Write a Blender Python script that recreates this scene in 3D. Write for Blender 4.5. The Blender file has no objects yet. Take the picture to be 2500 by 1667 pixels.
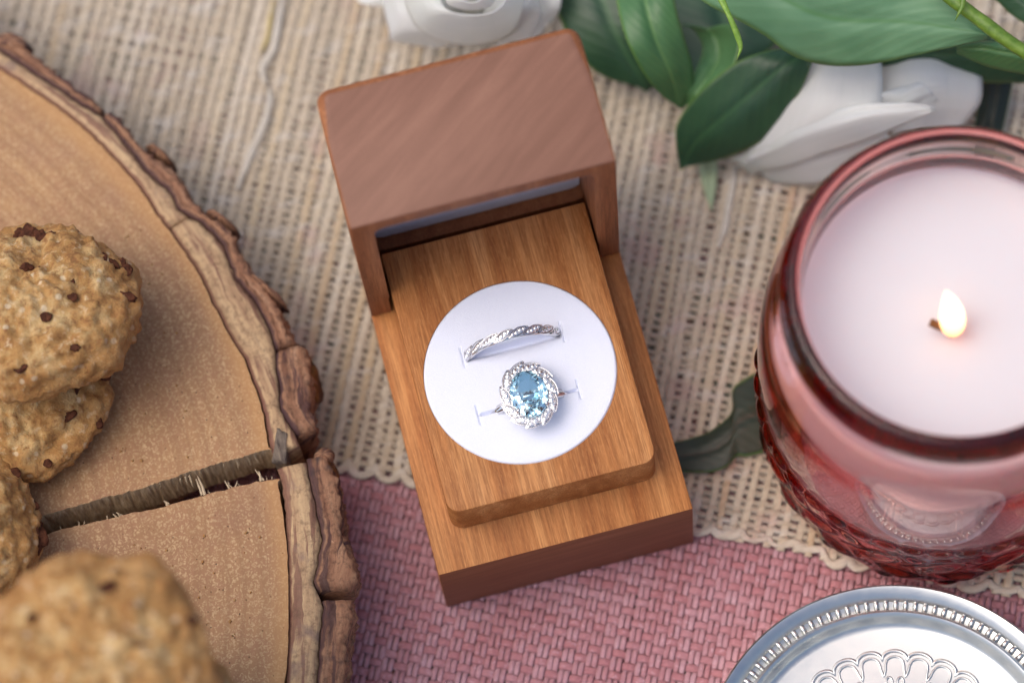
import bpy, bmesh, math, random
import numpy as np
from mathutils import Matrix, Vector
random.seed(7); rng = np.random.default_rng(7)
SC = bpy.context.scene
COL = SC.collection
S = 0.001                       # all numbers below are millimetres; 1 Blender unit = 1 m
PI = math.pi

# ------------------------------------------------------------------ camera
CAM_R = np.array([[0.96744959, -0.24764743, -0.05207729],
                  [-0.25072148, -0.91004594, -0.33008352],
                  [0.03435161, 0.33239606, -0.9425141]])      # right, down, forward
CAM_C = np.array([-0.6145, -207.106, 728.673])
F_PX = 9440.0                   # focal length in pixels of the 2500 px wide photograph
cam = bpy.data.cameras.new('camera')
cam.sensor_width = 22.5; cam.lens = F_PX / 2500 * 22.5
cam.clip_start = 0.01; cam.clip_end = 200
cam.dof.use_dof = True; cam.dof.focus_distance = 0.7335; cam.dof.aperture_fstop = 4.4
cam_o = bpy.data.objects.new('camera', cam); COL.objects.link(cam_o)
M = Matrix.Identity(4)
for r in range(3):
    M[r][0] = CAM_R[0][r]; M[r][1] = -CAM_R[1][r]; M[r][2] = -CAM_R[2][r]; M[r][3] = CAM_C[r] * S
cam_o.matrix_world = M
SC.camera = cam_o

def at(u, v, z):
    "point at height z (mm) seen at photograph pixel u, v"
    d = np.array([(u - 1250) / F_PX, (v - 833.5) / F_PX, 1.0]) @ CAM_R
    return CAM_C + d * ((z - CAM_C[2]) / d[2])

# ------------------------------------------------------------------ world, sun, exposure
SUN_AZ, SUN_EL = math.radians(276), math.radians(64)
world = bpy.data.worlds.new('World'); SC.world = world; world.use_nodes = True
wn = world.node_tree
sky = wn.nodes.new('ShaderNodeTexSky'); sky.sky_type = 'NISHITA'; sky.sun_disc = False
sky.sun_elevation = SUN_EL; sky.sun_rotation = SUN_AZ
sky.air_density = 0.9; sky.dust_density = 4.5; sky.ozone_density = 0.7
bg = next(n for n in wn.nodes if n.type == 'BACKGROUND')
bg.inputs['Strength'].default_value = 0.15
wn.links.new(sky.outputs[0], bg.inputs['Color'])
sun = bpy.data.lights.new('sun', 'SUN'); sun.energy = 0.9; sun.angle = math.radians(60); sun.color = (1.0, 0.95, 0.88)
sun_o = bpy.data.objects.new('sun', sun); COL.objects.link(sun_o)
sd = Vector((math.sin(SUN_AZ) * math.cos(SUN_EL), math.cos(SUN_AZ) * math.cos(SUN_EL), math.sin(SUN_EL)))
sun_o.rotation_euler = sd.to_track_quat('Z', 'Y').to_euler()
sun_o.location = sd * 3
SC.view_settings.view_transform = 'Standard'; SC.view_settings.look = 'None'
SC.view_settings.exposure = 0.24; SC.view_settings.gamma = 1.0
cy = SC.cycles
SC.render.engine = 'CYCLES'
cy.max_bounces = 20; cy.transmission_bounces = 16; cy.glossy_bounces = 8; cy.diffuse_bounces = 5; cy.transparent_max_bounces = 16
cy.use_denoising = True; cy.caustics_refractive = True; cy.caustics_reflective = True; cy.blur_glossy = 0.3
cy.sample_clamp_indirect = 6.0

# ------------------------------------------------------------------ helpers: noise, meshes, objects
def _h(ix, iy, iz, seed):
    n = (ix.astype(np.int64) * 374761393 + iy.astype(np.int64) * 668265263 + iz.astype(np.int64) * 2147483647 + seed * 974634777) & 0xffffffff
    n = ((n ^ (n >> 13)) * 1274126177) & 0xffffffff
    n = n ^ (n >> 16)
    return (n & 0xffff) / 32767.5 - 1.0
def vnoise(P, seed=0):
    P = np.asarray(P, float); i = np.floor(P); f = P - i; f = f * f * (3 - 2 * f); i = i.astype(np.int64)
    out = 0
    for a in (0, 1):
        for b in (0, 1):
            for c in (0, 1):
                w = (f[..., 0] if a else 1 - f[..., 0]) * (f[..., 1] if b else 1 - f[..., 1]) * (f[..., 2] if c else 1 - f[..., 2])
                out = out + w * _h(i[..., 0] + a, i[..., 1] + b, i[..., 2] + c, seed)
    return out
def fbm(P, octaves=3, seed=0):
    P = np.asarray(P, float); s = 0; a = 1.0
    for o in range(octaves):
        s = s + a * vnoise(P * 2 ** o, seed + o * 17); a *= .5
    return s
def n1(x, seed=0):
    x = np.asarray(x, float)
    return vnoise(np.stack([x, np.full_like(x, seed * 3.7 + .3), np.full_like(x, 1.5)], -1), seed)

LOC = {}
def raw_mesh(name, V, F, uv=None):
    me = bpy.data.meshes.new(name)
    V = np.asarray(V, float)
    if isinstance(F, np.ndarray):
        n, k = F.shape
        me.vertices.add(len(V)); me.vertices.foreach_set('co', V.ravel())
        me.loops.add(n * k); me.loops.foreach_set('vertex_index', F.ravel().astype(np.int32))
        me.polygons.add(n); me.polygons.foreach_set('loop_start', np.arange(0, n * k, k, dtype=np.int32))
        me.update(calc_edges=True); me.validate()
    else:
        me.from_pydata([tuple(v) for v in V], [], [tuple(f) for f in F]); me.update()
    if uv is not None:
        ul = me.uv_layers.new(name='UVMap'); li = np.empty(len(me.loops), np.int32); me.loops.foreach_get('vertex_index', li)
        ul.data.foreach_set('uv', np.asarray(uv, np.float32)[li].ravel())
    return me
def thing(name, label, cat, loc=(0, 0, 0), group=None):
    o = bpy.data.objects.new(name, None); COL.objects.link(o)
    o.location = Vector(loc) * S; o.empty_display_size = .005
    LOC[o.name] = np.array(loc, float); tag(o, label, cat, group)
    return o
def tag(o, label=None, cat=None, group=None, kind=None):
    if label: o['label'] = label
    if cat: o['category'] = cat
    if group: o['group'] = group
    if kind: o['kind'] = kind
    return o
def obj(name, V, F, mat, parent=None, loc=None, smooth=True, uv=None, flip=False):
    "V in world mm; loc = origin in world mm"
    loc = np.array(loc if loc is not None else (LOC[parent.name] if parent else (0, 0, 0)), float)
    if isinstance(F, np.ndarray) and flip: F = F[:, ::-1]
    me = raw_mesh(name, (np.asarray(V, float) - loc) * S, F, uv)
    return link(name, me, mat, parent, loc, smooth)
def link(name, me, mat, parent=None, loc=(0, 0, 0), smooth=True):
    o = bpy.data.objects.new(name, me); COL.objects.link(o)
    loc = np.array(loc, float); LOC[o.name] = loc
    if parent:
        o.parent = parent; o.location = Vector(loc - LOC[parent.name]) * S
    else: o.location = Vector(loc) * S
    if mat is not None and not me.materials: me.materials.append(mat)
    if smooth: me.polygons.foreach_set('use_smooth', np.ones(len(me.polygons), bool))
    return o
def grid(P, cu=False, cv=False):
    "P[nu,nv,3] -> V, F"
    nu, nv = P.shape[:2]
    I = np.arange(nu * nv).reshape(nu, nv)
    a = np.vstack([I, I[:1]]) if cu else I
    a = np.hstack([a, a[:, :1]]) if cv else a
    F = np.stack([a[:-1, :-1], a[1:, :-1], a[1:, 1:], a[:-1, 1:]], -1).reshape(-1, 4)
    return P.reshape(-1, 3), F
def join(*vf):
    Vs, Fs, n = [], [], 0
    for V, F in vf:
        Vs.append(V); Fs.append(np.asarray(F) + n); n += len(V)
    return np.vstack(Vs), np.vstack(Fs)
def tube(path, rx, rz=None, k=8, up=(0, 0, 1), caps=True):
    path = np.asarray(path, float); n = len(path)
    rx = np.broadcast_to(np.asarray(rx, float), (n,)); rz = rx if rz is None else np.broadcast_to(np.asarray(rz, float), (n,))
    t = np.gradient(path, axis=0); t /= np.linalg.norm(t, axis=1)[:, None] + 1e-12
    side = np.cross(t, np.array(up, float)); ln = np.linalg.norm(side, axis=1)[:, None]
    side = np.where(ln > 1e-4, side / (ln + 1e-12), np.array([1., 0, 0])); nrm = np.cross(side, t)
    a = np.arange(k) / k * 2 * PI
    P = path[:, None] + side[:, None] * (np.cos(a)[None, :, None] * rx[:, None, None]) + nrm[:, None] * (np.sin(a)[None, :, None] * rz[:, None, None])
    V, F = grid(P, False, True)
    if caps:
        n0 = len(V); V = np.vstack([V, path[:1], path[-1:]])
        c = []
        for j in range(k):
            j2 = (j + 1) % k
            c.append((n0, j, j2, j2)); b = (n - 1) * k; c.append((n0 + 1, b + j2, b + j, b + j))
        F = np.vstack([F, np.array(c)])
    return V, F
def fix_tri(V, F):
    "quads with a doubled corner become triangles: returns python lists"
    return V, [tuple(f) if f[2] != f[3] else tuple(f[:3]) for f in F.tolist()]
def tube_obj(name, path, rx, mat, parent=None, rz=None, k=8, up=(0, 0, 1), loc=None):
    V, F = fix_tri(*tube(path, rx, rz, k, up)); return obj(name, V, F, mat, parent, loc)
def lathe(prof, c, n=128, closed=False):
    prof = np.asarray(prof, float); a = np.arange(n) / n * 2 * PI
    P = np.stack([c[0] + prof[:, None, 0] * np.cos(a), c[1] + prof[:, None, 0] * np.sin(a), np.broadcast_to(prof[:, None, 1], (len(prof), n))], -1)
    return grid(P, closed, True)
def resample(pl, n):
    pl = np.asarray(pl, float); d = np.r_[0, np.cumsum(np.linalg.norm(np.diff(pl, axis=0), axis=1))]
    t = np.linspace(0, d[-1], n); return np.stack([np.interp(t, d, pl[:, k]) for k in range(pl.shape[1])], -1)
def smooth_line(pl, n):
    "Catmull-Rom through the points, resampled evenly"
    pl = np.asarray(pl, float); p = np.vstack([2 * pl[0] - pl[1], pl, 2 * pl[-1] - pl[-2]]); out = []
    for i in range(1, len(p) - 2):
        for t in np.linspace(0, 1, 12, endpoint=False):
            out.append(.5 * ((2 * p[i]) + (-p[i - 1] + p[i + 1]) * t + (2 * p[i - 1] - 5 * p[i] + 4 * p[i + 1] - p[i + 2]) * t ** 2 + (-p[i - 1] + 3 * p[i] - 3 * p[i + 1] + p[i + 2]) * t ** 3))
    out.append(p[-2]); return resample(np.array(out), n)
def sheet(P, th):
    "thick sheet from a point grid (top side P)"
    du = np.gradient(P, axis=0); dv = np.gradient(P, axis=1); nr = np.cross(du, dv); nr /= np.linalg.norm(nr, axis=-1)[..., None] + 1e-9
    if nr[..., 2].mean() < 0: nr = -nr
    nu, nv = P.shape[:2]
    th = np.broadcast_to(np.asarray(th, float), (nu, nv))
    V1, F1 = grid(P); V2, F2 = grid(P - nr * th[..., None])
    V, F = join((V1, F1), (V2, F2[:, ::-1]))
    I = np.arange(nu * nv).reshape(nu, nv); b = np.concatenate([I[:-1, 0], I[-1, :-1], I[:0:-1, -1], I[0, :0:-1]])
    bn = np.roll(b, -1); q = np.stack([b, b + nu * nv, bn + nu * nv, bn], -1)
    return V, np.vstack([F, q])
def bevel_box(lo, hi, bev=.35, seg=2, sel=None):
    bm = bmesh.new(); bmesh.ops.create_cube(bm, size=1)
    lo, hi = np.array(lo, float), np.array(hi, float)
    for v in bm.verts: v.co = Vector(((lo + hi) / 2 + (hi - lo) * np.array(v.co)))
    for fn, off, sg in (sel or []):
        es = [e for e in bm.edges if fn(e)]
        bmesh.ops.bevel(bm, geom=es, offset=off, segments=sg, affect='EDGES', profile=.5)
    if bev:
        es = [e for e in bm.edges if len(e.link_faces) == 2 and e.calc_face_angle(0) > .6]
        bmesh.ops.bevel(bm, geom=es, offset=bev, segments=seg, affect='EDGES', profile=.5)
    bmesh.ops.recalc_face_normals(bm, faces=bm.faces)
    return bm
def bm_mesh(name, bm, loc=(0, 0, 0)):
    for v in bm.verts: v.co = (v.co - Vector(loc)) * S
    me = bpy.data.meshes.new(name); bm.to_mesh(me); bm.free(); return me
def auto_smooth(o, ang=30):
    me = o.data
    me.polygons.foreach_set('use_smooth', np.ones(len(me.polygons), bool))
    try: me.set_sharp_from_angle(angle=math.radians(ang))
    except Exception: pass
def boolean(o, cutter):
    m = o.modifiers.new('b', 'BOOLEAN'); m.object = cutter; m.operation = 'DIFFERENCE'; m.solver = 'EXACT'
    dg = bpy.context.evaluated_depsgraph_get(); me = bpy.data.meshes.new_from_object(o.evaluated_get(dg))
    o.modifiers.clear(); old = o.data; o.data = me; me.name = old.name
    bpy.data.objects.remove(cutter)
    return o

# ------------------------------------------------------------------ materials
class NT:
    def __init__(s, name):
        s.m = bpy.data.materials.new(name); s.m.use_nodes = True; s.t = s.m.node_tree
        s.b = next(n for n in s.t.nodes if n.type == 'BSDF_PRINCIPLED')
    def n(s, typ, **kw):
        nd = s.t.nodes.new(typ)
        for k, v in kw.items():
            if k.startswith('_'): setattr(nd, k[1:], v)
            else: s.put(nd.inputs[k.replace('__', ' ')], v)
        return nd
    def put(s, sock, v):
        if isinstance(v, bpy.types.NodeSocket): s.t.links.new(v, sock)
        else: sock.default_value = v
    def set(s, **kw):
        for k, v in kw.items():
            if isinstance(v, tuple) and len(v) == 3: v = (*v, 1)
            s.put(s.b.inputs[k.replace('__', ' ')], v)
        return s
    def coord(s, scale=(1, 1, 1), rot=(0, 0, 0), loc=(0, 0, 0), src='Object'):
        tc = s.n('ShaderNodeTexCoord')
        k = 1.0 if src == 'UV' else 1000.0
        v = tc.outputs[src]
        if any(rot): v = s.n('ShaderNodeMapping', Vector=v, Rotation=rot).outputs[0]
        return s.n('ShaderNodeMapping', Vector=v, Scale=tuple(x * k for x in scale), Location=loc).outputs[0]
    def noise(s, vec, scale=1, detail=3, rough=.55, dist=0):
        return s.n('ShaderNodeTexNoise', Vector=vec, Scale=scale, Detail=detail, Roughness=rough, Distortion=dist).outputs['Fac']
    def vor(s, vec, scale=1, feature='F1', rnd=1):
        v = s.n('ShaderNodeTexVoronoi', _feature=feature, Vector=vec, Scale=scale); v.inputs['Randomness'].default_value = rnd
        return v.outputs['Distance']
    def ramp(s, fac, stops, interp='LINEAR'):
        r = s.n('ShaderNodeValToRGB', Fac=fac); cr = r.color_ramp; cr.interpolation = interp
        while len(cr.elements) < len(stops): cr.elements.new(.5)
        for e, (p, c) in zip(cr.elements, stops):
            e.position = p; e.color = (*c, 1) if isinstance(c, tuple) else (c, c, c, 1)
        return r.outputs['Color']
    def mix(s, fac, a, b, mode='MIX'):
        m = s.n('ShaderNodeMix', _data_type='RGBA', _blend_type=mode); s.put(m.inputs[0], fac)
        s.put(m.inputs[6], (*a, 1) if isinstance(a, tuple) else a); s.put(m.inputs[7], (*b, 1) if isinstance(b, tuple) else b)
        return m.outputs[2]
    def math(s, op, a, b=0.0, clamp=False):
        m = s.n('ShaderNodeMath', _operation=op, _use_clamp=clamp); s.put(m.inputs[0], a); s.put(m.inputs[1], b); return m.outputs[0]
    def bump(s, h, strength=.3, dist=.0002):
        b = s.n('ShaderNodeBump', Height=h, Strength=strength, Distance=dist); s.put(s.b.inputs['Normal'], b.outputs[0]); return s
    def rnd(s): return s.n('ShaderNodeObjectInfo').outputs['Random']

def m_simple(name, col, rough=.5, **kw):
    return NT(name).set(Base__Color=col, Roughness=rough, **kw).m

def m_wood(name, light, mid, dark, axis_rot=(0, 0, 0), seed=0.0, gloss=.45):
    "fibres run along local y: growth layers as bands, fine fibre streaks, pores"
    t = NT(name)
    v = t.coord(scale=(1, .035, 1), rot=axis_rot, loc=(seed, seed * .3, 0))
    big = t.noise(t.coord(scale=(.22, .012, .16), rot=axis_rot, loc=(seed, 0, seed)), 1, 3, .6, .6)
    fib = t.noise(v, 2.6, 4, .65)
    fine = t.noise(t.coord(scale=(1, .07, 1), rot=axis_rot, loc=(seed, 2, 0)), 9, 2, .6)
    w = t.n('ShaderNodeTexWave', Vector=t.coord(scale=(.115, .004, .33), rot=axis_rot, loc=(seed, 0, 0)), Scale=1, Distortion=5, Detail=3)
    w.inputs['Detail Scale'].default_value = .8
    c = t.ramp(big, [(.33, dark), (.5, mid), (.66, light)])
    c = t.mix(t.math('MULTIPLY', w.outputs['Fac'], .3), c, dark)
    c = t.mix(t.ramp(fib, [(.38, .65), (.62, 0.0)]), c, tuple(.6 * a for a in dark))
    c = t.mix(t.math('MULTIPLY', t.ramp(fine, [(.5, 0.0), (.75, 1.0)]), .35), c, tuple(min(1, 1.3 * a) for a in light))
    t.set(Base__Color=c, Roughness=gloss + .12, Specular__IOR__Level=.28)
    t.bump(t.math('ADD', fib, t.math('MULTIPLY', fine, .6)), .12, .00008)
    return t.m
def m_endgrain(name, a, b, c3, vec_scale, rot, gloss=.4, seed=0):
    t = NT(name)
    big = t.noise(t.coord(scale=vec_scale, rot=rot, loc=(seed, 1, 2)), 1, 4, .6, .4)
    fine = t.noise(t.coord(scale=(1, 1, 1)), 5, 3, .6)
    c = t.ramp(big, [(.3, a), (.5, b), (.7, c3)])
    c = t.mix(t.ramp(fine, [(.35, .35), (.6, 0.0)]), c, tuple(.55 * k for k in a))
    t.set(Base__Color=c, Roughness=gloss + .15, Specular__IOR__Level=.3); t.bump(fine, .08, .00006)
    return t.m
W_L, W_M, W_D = (.60, .275, .092), (.48, .19, .055), (.33, .108, .026)
MAT_BASE = m_wood('cherry_wood', W_L, W_M, W_D, seed=3.0)
MAT_INSERT = m_wood('cherry_wood_insert', (.64, .31, .115), (.50, .205, .062), (.31, .10, .024), seed=11.0)
MAT_BASE_END = m_endgrain('cherry_end_grain', (.185, .062, .028), (.225, .080, .037), (.27, .102, .05), (.035, .05, .55), (0, .09, 0))
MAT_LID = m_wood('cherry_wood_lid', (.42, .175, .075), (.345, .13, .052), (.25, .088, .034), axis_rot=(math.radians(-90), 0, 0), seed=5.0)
MAT_LID_END = m_endgrain('cherry_lid_end_grain', (.225, .105, .067), (.26, .124, .081), (.30, .147, .096), (.05, .42, .03), (0, 0, math.radians(-37)), seed=4)

t = NT('white_foam'); nz = t.noise(t.coord(), 3.0, 2)
t.set(Base__Color=t.mix(nz, (.79, .83, .985), (.85, .88, .995)), Roughness=.9, Sheen__Weight=.4, Sheen__Roughness=.4, Subsurface__Weight=.25, Subsurface__Scale=.002)
t.b.inputs['Subsurface Radius'].default_value = (1, 1, 1); t.bump(t.noise(t.coord(), 4, 3, .7), .35, .00025); MAT_FOAM = t.m
t = NT('silver'); t.set(Base__Color=(.74, .73, .74), Metallic=1.0, Roughness=.07); MAT_SILVER = t.m
t = NT('pave_crystal'); t.set(Base__Color=(.97, .97, .98), Metallic=.85, Roughness=.03); MAT_PAVE = t.m
t = NT('blue_topaz'); t.set(Base__Color=(.53, .86, 1.0), Roughness=0.0, IOR=1.62, Transmission__Weight=1.0); MAT_GEM = t.m
t = NT('metal_pin'); t.set(Base__Color=(.75, .73, .7), Metallic=1.0, Roughness=.25); MAT_PIN = t.m

def m_yarn(name, stops, rough=.9, lengthwise=(.25, 1.6, 1.6), spots=None):
    t = NT(name); c = t.ramp(t.rnd(), stops)
    nz = t.noise(t.coord(scale=lengthwise), 1.2, 4, .65)
    c = t.mix(t.ramp(nz, [(.35, .55), (.6, 0.0)]), c, t.mix(1.0, c, (.62, .56, .50), 'MULTIPLY'))
    blotch = t.noise(t.coord(scale=(.12, .3, .3)), 1, 2)
    c = t.mix(t.ramp(blotch, [(.56, 0.0), (.7, .5)]), c, spots or (.62, .58, .53))
    pk = t.noise(t.coord(loc=(17, 4, 2)), .10, 2)
    c = t.mix(t.ramp(pk, [(.58, 0.0), (.70, .4)]), c, (.46, .27, .25))
    t.set(Base__Color=c, Roughness=rough, Sheen__Weight=.25)
    t.bump(t.noise(t.coord(scale=(.5, 5, 5)), 1, 3), .4, .0002); return t.m
MAT_RIB = m_yarn('straw_yarn', [(0, (.52, .43, .32)), (.3, (.60, .51, .39)), (.55, (.55, .455, .335)), (.75, (.63, .55, .44)), (.9, (.57, .46, .31)), (1, (.56, .41, .27))])
MAT_WEFT = m_yarn('straw_weft', [(0, (.47, .395, .30)), (1, (.50, .42, .32))], lengthwise=(1, 1, 1))
MAT_SELV = m_yarn('cotton_selvedge', [(0, (.60, .52, .42)), (1, (.60, .52, .42))])
MAT_LOOSE_W = m_yarn('loose_white_fibre', [(0, (.62, .57, .49)), (1, (.62, .57, .49))])
MAT_LOOSE_P = m_yarn('loose_peach_fibre', [(0, (.62, .40, .24)), (1, (.62, .40, .24))])
MAT_LOOSE_Y = m_yarn('loose_yellow_fibre', [(0, (.56, .45, .20)), (1, (.56, .45, .20))])
t = NT('pink_cotton')
g = t.noise(t.coord(scale=(.5, .5, .5)), .35, 4, .6); fl = t.noise(t.coord(scale=(1.1, 1.1, 1.1)), .9, 3, .7)
att = t.n('ShaderNodeAttribute'); att.attribute_name = 'tone'
c = t.mix(att.outputs['Fac'], (.485, .22, .24), (.585, .345, .385))
c = t.mix(t.ramp(g, [(.35, .45), (.65, 0.0)]), c, (.42, .15, .16))
c = t.mix(t.ramp(fl, [(.56, 0.0), (.72, .65)]), c, (.74, .50, .56))
t.set(Base__Color=c, Roughness=1.0, Sheen__Weight=.12, Specular__IOR__Level=.1); t.bump(t.noise(t.coord(), 3.5, 4, .7), .7, .0004); MAT_PINK = t.m
t = NT('patterned_cloth')
a = t.noise(t.coord(), .085, 2, .5); b2 = t.noise(t.coord(loc=(40, 9, 3)), .11, 2, .5)
c = t.ramp(a, [(.40, (.50, .40, .30)), (.53, (.46, .18, .17)), (.63, (.52, .14, .21))])
c = t.mix(t.ramp(b2, [(.52, 0.0), (.6, .9)]), c, (.09, .24, .15))
c = t.mix(t.ramp(t.noise(t.coord(loc=(3, 70, 1)), .13, 2), [(.58, 0.0), (.64, .8)]), c, (.38, .17, .03))
t.set(Base__Color=c, Roughness=.95); MAT_UNDER = t.m

t = NT('slab_heartwood')                                    # end grain: pale flecks, dark pores
v = t.coord(); big = t.noise(v, .035, 3, .6); med = t.noise(v, .25, 3, .6)
warp = t.n('ShaderNodeVectorMath', _operation='ADD'); nn = t.n('ShaderNodeTexNoise', Vector=v, Scale=.9, Detail=2)
sc = t.n('ShaderNodeVectorMath', _operation='SCALE', Scale=1.6); t.put(sc.inputs[0], nn.outputs['Color']); t.put(warp.inputs[0], v); t.put(warp.inputs[1], sc.outputs[0])
d1 = t.vor(warp.outputs[0], 1.4); d2 = t.vor(v, .62); d3 = t.noise(warp.outputs[0], 2.0, 2, .5)
c = t.ramp(big, [(.3, (.27, .135, .058)), (.5, (.36, .19, .082)), (.7, (.45, .25, .105))])
c = t.mix(t.ramp(med, [(.35, .35), (.6, 0.0)]), c, (.33, .15, .085))
c = t.mix(t.ramp(d1, [(.22, .68), (.42, 0.0)]), c, (.60, .41, .21))
c = t.mix(t.ramp(d3, [(.54, 0.0), (.64, .6)]), c, (.57, .39, .20))
c = t.mix(t.ramp(d2, [(.07, .95), (.10, 0.0)]), c, (.035, .015, .008))
ctr = t.n('ShaderNodeVectorMath', _operation='LENGTH'); t.put(ctr.inputs[0], t.coord(scale=(1, 1, 0)))
rr = t.math('ADD', ctr.outputs['Value'], t.math('MULTIPLY', t.noise(v, .06, 2), 3.0))
gr_ = t.n('ShaderNodeCombineXYZ'); t.put(gr_.inputs[0], rr)
c = t.mix(t.ramp(t.noise(gr_.outputs[0], .55, 4, .7), [(.42, .5), (.58, 0.0)]), c, (.26, .125, .05))
c = t.mix(t.ramp(t.noise(t.coord(loc=(31, 5, 0)), .05, 3, .65), [(.55, 0.0), (.72, .4)]), c, (.27, .13, .075))
c = t.mix(t.ramp(t.math('MULTIPLY', t.math('SUBTRACT', rr, 128.0), 1 / 16.0, True), [(.52, 0.0), (.70, .5), (.9, .4)]), c, (.50, .26, .085))
t.set(Base__Color=c, Roughness=.6); t.bump(t.ramp(d2, [(.06, 0.0), (.12, 1.0)]), .4, .0003); MAT_SLAB = t.m
t = NT('torn_wood')
f = t.noise(t.coord(scale=(1.2, 1.2, .12)), 1.6, 4, .7)
t.set(Base__Color=t.ramp(f, [(.3, (.34, .21, .11)), (.55, (.58, .42, .25)), (.75, (.76, .62, .43))]), Roughness=.85); t.bump(f, .8, .0006); MAT_TORN = t.m
MAT_SPLINTER = m_simple('splinter_wood', (.55, .43, .28), .7)

def m_bark(name, stops, stripe, dark, rough=.8):
    t = NT(name)
    a = t.noise(t.coord(scale=(.10, 1.0, 1), src='UV'), .8, 5, .62, .3)
    b = t.noise(t.coord(scale=(.045, .5, 1), loc=(7, 3, 0), src='UV'), 1, 3, .6, .5)
    g = t.noise(t.coord(scale=(.5, .5, .5)), 1.8, 5, .7)
    vv = t.n('ShaderNodeSeparateXYZ', Vector=t.coord(src='UV')).outputs[1]
    bl = t.noise(t.coord(loc=(9, 4, 2)), .14, 3, .6)
    c = t.ramp(a, stops)
    c = t.mix(t.ramp(b, [(.40, .8), (.47, 0.0)]), c, stripe)
    c = t.mix(t.ramp(g, [(.32, .7), (.52, 0.0)]), c, tuple(.5 * k for k in stops[0][1]))
    c = t.mix(t.ramp(bl, [(.60, 0.0), (.70, .75)]), c, dark)
    c = t.mix(t.ramp(t.math('MULTIPLY', t.math('ADD', vv, t.math('MULTIPLY', a, -.9)), .5, True), [(0.0, .85), (.22, 0.0)]), c, stripe)
    t.set(Base__Color=c, Roughness=rough); t.bump(t.math('ADD', t.math('MULTIPLY', a, .7), t.math('MULTIPLY', g, .8)), .7, .0006); return t.m
MAT_INNER = m_bark('inner_bark', [(.28, (.33, .19, .11)), (.45, (.48, .31, .17)), (.6, (.58, .40, .22)), (.75, (.50, .33, .22))], (.20, .085, .06), (.26, .17, .13))
MAT_BARK = m_bark('outer_bark', [(.25, (.12, .048, .028)), (.42, (.25, .115, .062)), (.58, (.36, .19, .105)), (.72, (.46, .29, .19)), (.85, (.30, .12, .07))], (.055, .022, .026), (.05, .032, .032))

def m_cookie(name, k=1.0):
    t = NT(name); v = t.coord()
    a = t.noise(v, .16, 4, .65); b = t.noise(v, .55, 4, .7); fl = t.vor(v, .30)
    c = t.ramp(a, [(.3, (.27 * k, .12 * k, .03 * k)), (.48, (.42 * k, .23 * k, .075 * k)), (.62, (.53 * k, .36 * k, .16 * k)), (.75, (.48 * k, .235 * k, .06 * k))])
    c = t.mix(t.ramp(b, [(.34, .8), (.48, 0.0)]), c, (.20, .082, .025))
    c = t.mix(t.ramp(b, [(.56, 0.0), (.68, .7)]), c, (.66, .50, .30))
    c = t.mix(t.ramp(fl, [(.14, .6), (.22, 0.0)]), c, (.70, .58, .40))
    rl = t.n('ShaderNodeVectorMath', _operation='LENGTH'); t.put(rl.inputs[0], t.coord(scale=(1, 1, 0)))
    ed = t.math('MULTIPLY', t.math('ADD', rl.outputs['Value'], t.math('MULTIPLY', a, 7.0)), .04, True)
    c = t.mix(t.ramp(ed, [(.72, 0.0), (.98, .6)]), c, (.34, .15, .04))
    t.set(Base__Color=c, Roughness=.85, Subsurface__Weight=.1, Subsurface__Scale=.002); t.bump(b, .6, .0010); return t.m
MAT_COOKIE = m_cookie('baked_dough')
t = NT('dark_chocolate'); g = t.noise(t.coord(), .9, 4, .7)
t.set(Base__Color=t.ramp(g, [(.35, (.035, .012, .007)), (.7, (.13, .045, .022))]), Roughness=.8, Specular__IOR__Level=.15); t.bump(g, .6, .0005); MAT_CHIP = t.m

def m_leaf(name, a, b, vein, rough=.45):
    t = NT(name)
    nz = t.noise(t.coord(), .09, 3, .6); w = t.n('ShaderNodeTexWave', Vector=t.coord(scale=(10, .9, 1), src='UV'), Scale=1.0, Distortion=1.2, Detail=1)
    c = t.ramp(nz, [(.3, a), (.7, b)])
    uvx = t.n('ShaderNodeSeparateXYZ', Vector=t.coord(src='UV')).outputs[1]
    mid = t.math('ABSOLUTE', t.math('SUBTRACT', uvx, .5))
    c = t.mix(t.ramp(mid, [(0.0, .8), (.045, 0.0)]), c, vein)
    wv = t.n('ShaderNodeTexWave', Vector=t.coord(scale=(4.2, 1.6, 1), rot=(0, 0, .5), src='UV'), Scale=1.0, Distortion=2.0, Detail=1)
    c = t.mix(t.ramp(wv.outputs['Fac'], [(.80, 0.0), (.97, .14)]), c, vein)
    c = t.mix(t.ramp(mid, [(.46, 0.0), (.5, .7)]), c, (.16, .28, .05))
    t.set(Base__Color=c, Roughness=rough); t.bump(t.math('ADD', wv.outputs['Fac'], t.noise(t.coord(), .6, 3)), .10, .0004); return t.m
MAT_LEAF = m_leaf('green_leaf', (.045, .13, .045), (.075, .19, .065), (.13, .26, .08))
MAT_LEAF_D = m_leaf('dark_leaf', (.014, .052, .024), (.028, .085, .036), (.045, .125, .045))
MAT_LEAF_B = m_leaf('sky_sheen_leaf', (.085, .205, .10), (.125, .265, .135), (.075, .20, .065), .5)  # paler grey green: sky reflection on the big top leaf put into its colour
MAT_GAP_SHADE = m_leaf('gap_shade', (.008, .016, .010), (.014, .024, .014), (.02, .03, .015))  # near black, shade of the gap under the foliage as a colour
MAT_LEAF_F = m_leaf('fallen_leaf', (.022, .034, .018), (.036, .042, .024), (.055, .035, .018), .5)
t = NT('stem_green'); st = t.noise(t.coord(), .5, 4); t.set(Base__Color=t.ramp(st, [(.35, (.075, .16, .012)), (.65, (.16, .27, .035))]), Roughness=.45); t.bump(st, .3, .0003); MAT_STEM = t.m
t = NT('sepal_green'); st = t.noise(t.coord(), 1.6, 3); t.set(Base__Color=t.ramp(st, [(.35, (.15, .30, .03)), (.65, (.24, .40, .07))]), Roughness=.5); MAT_SEPAL = t.m
t = NT('white_petal')
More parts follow.
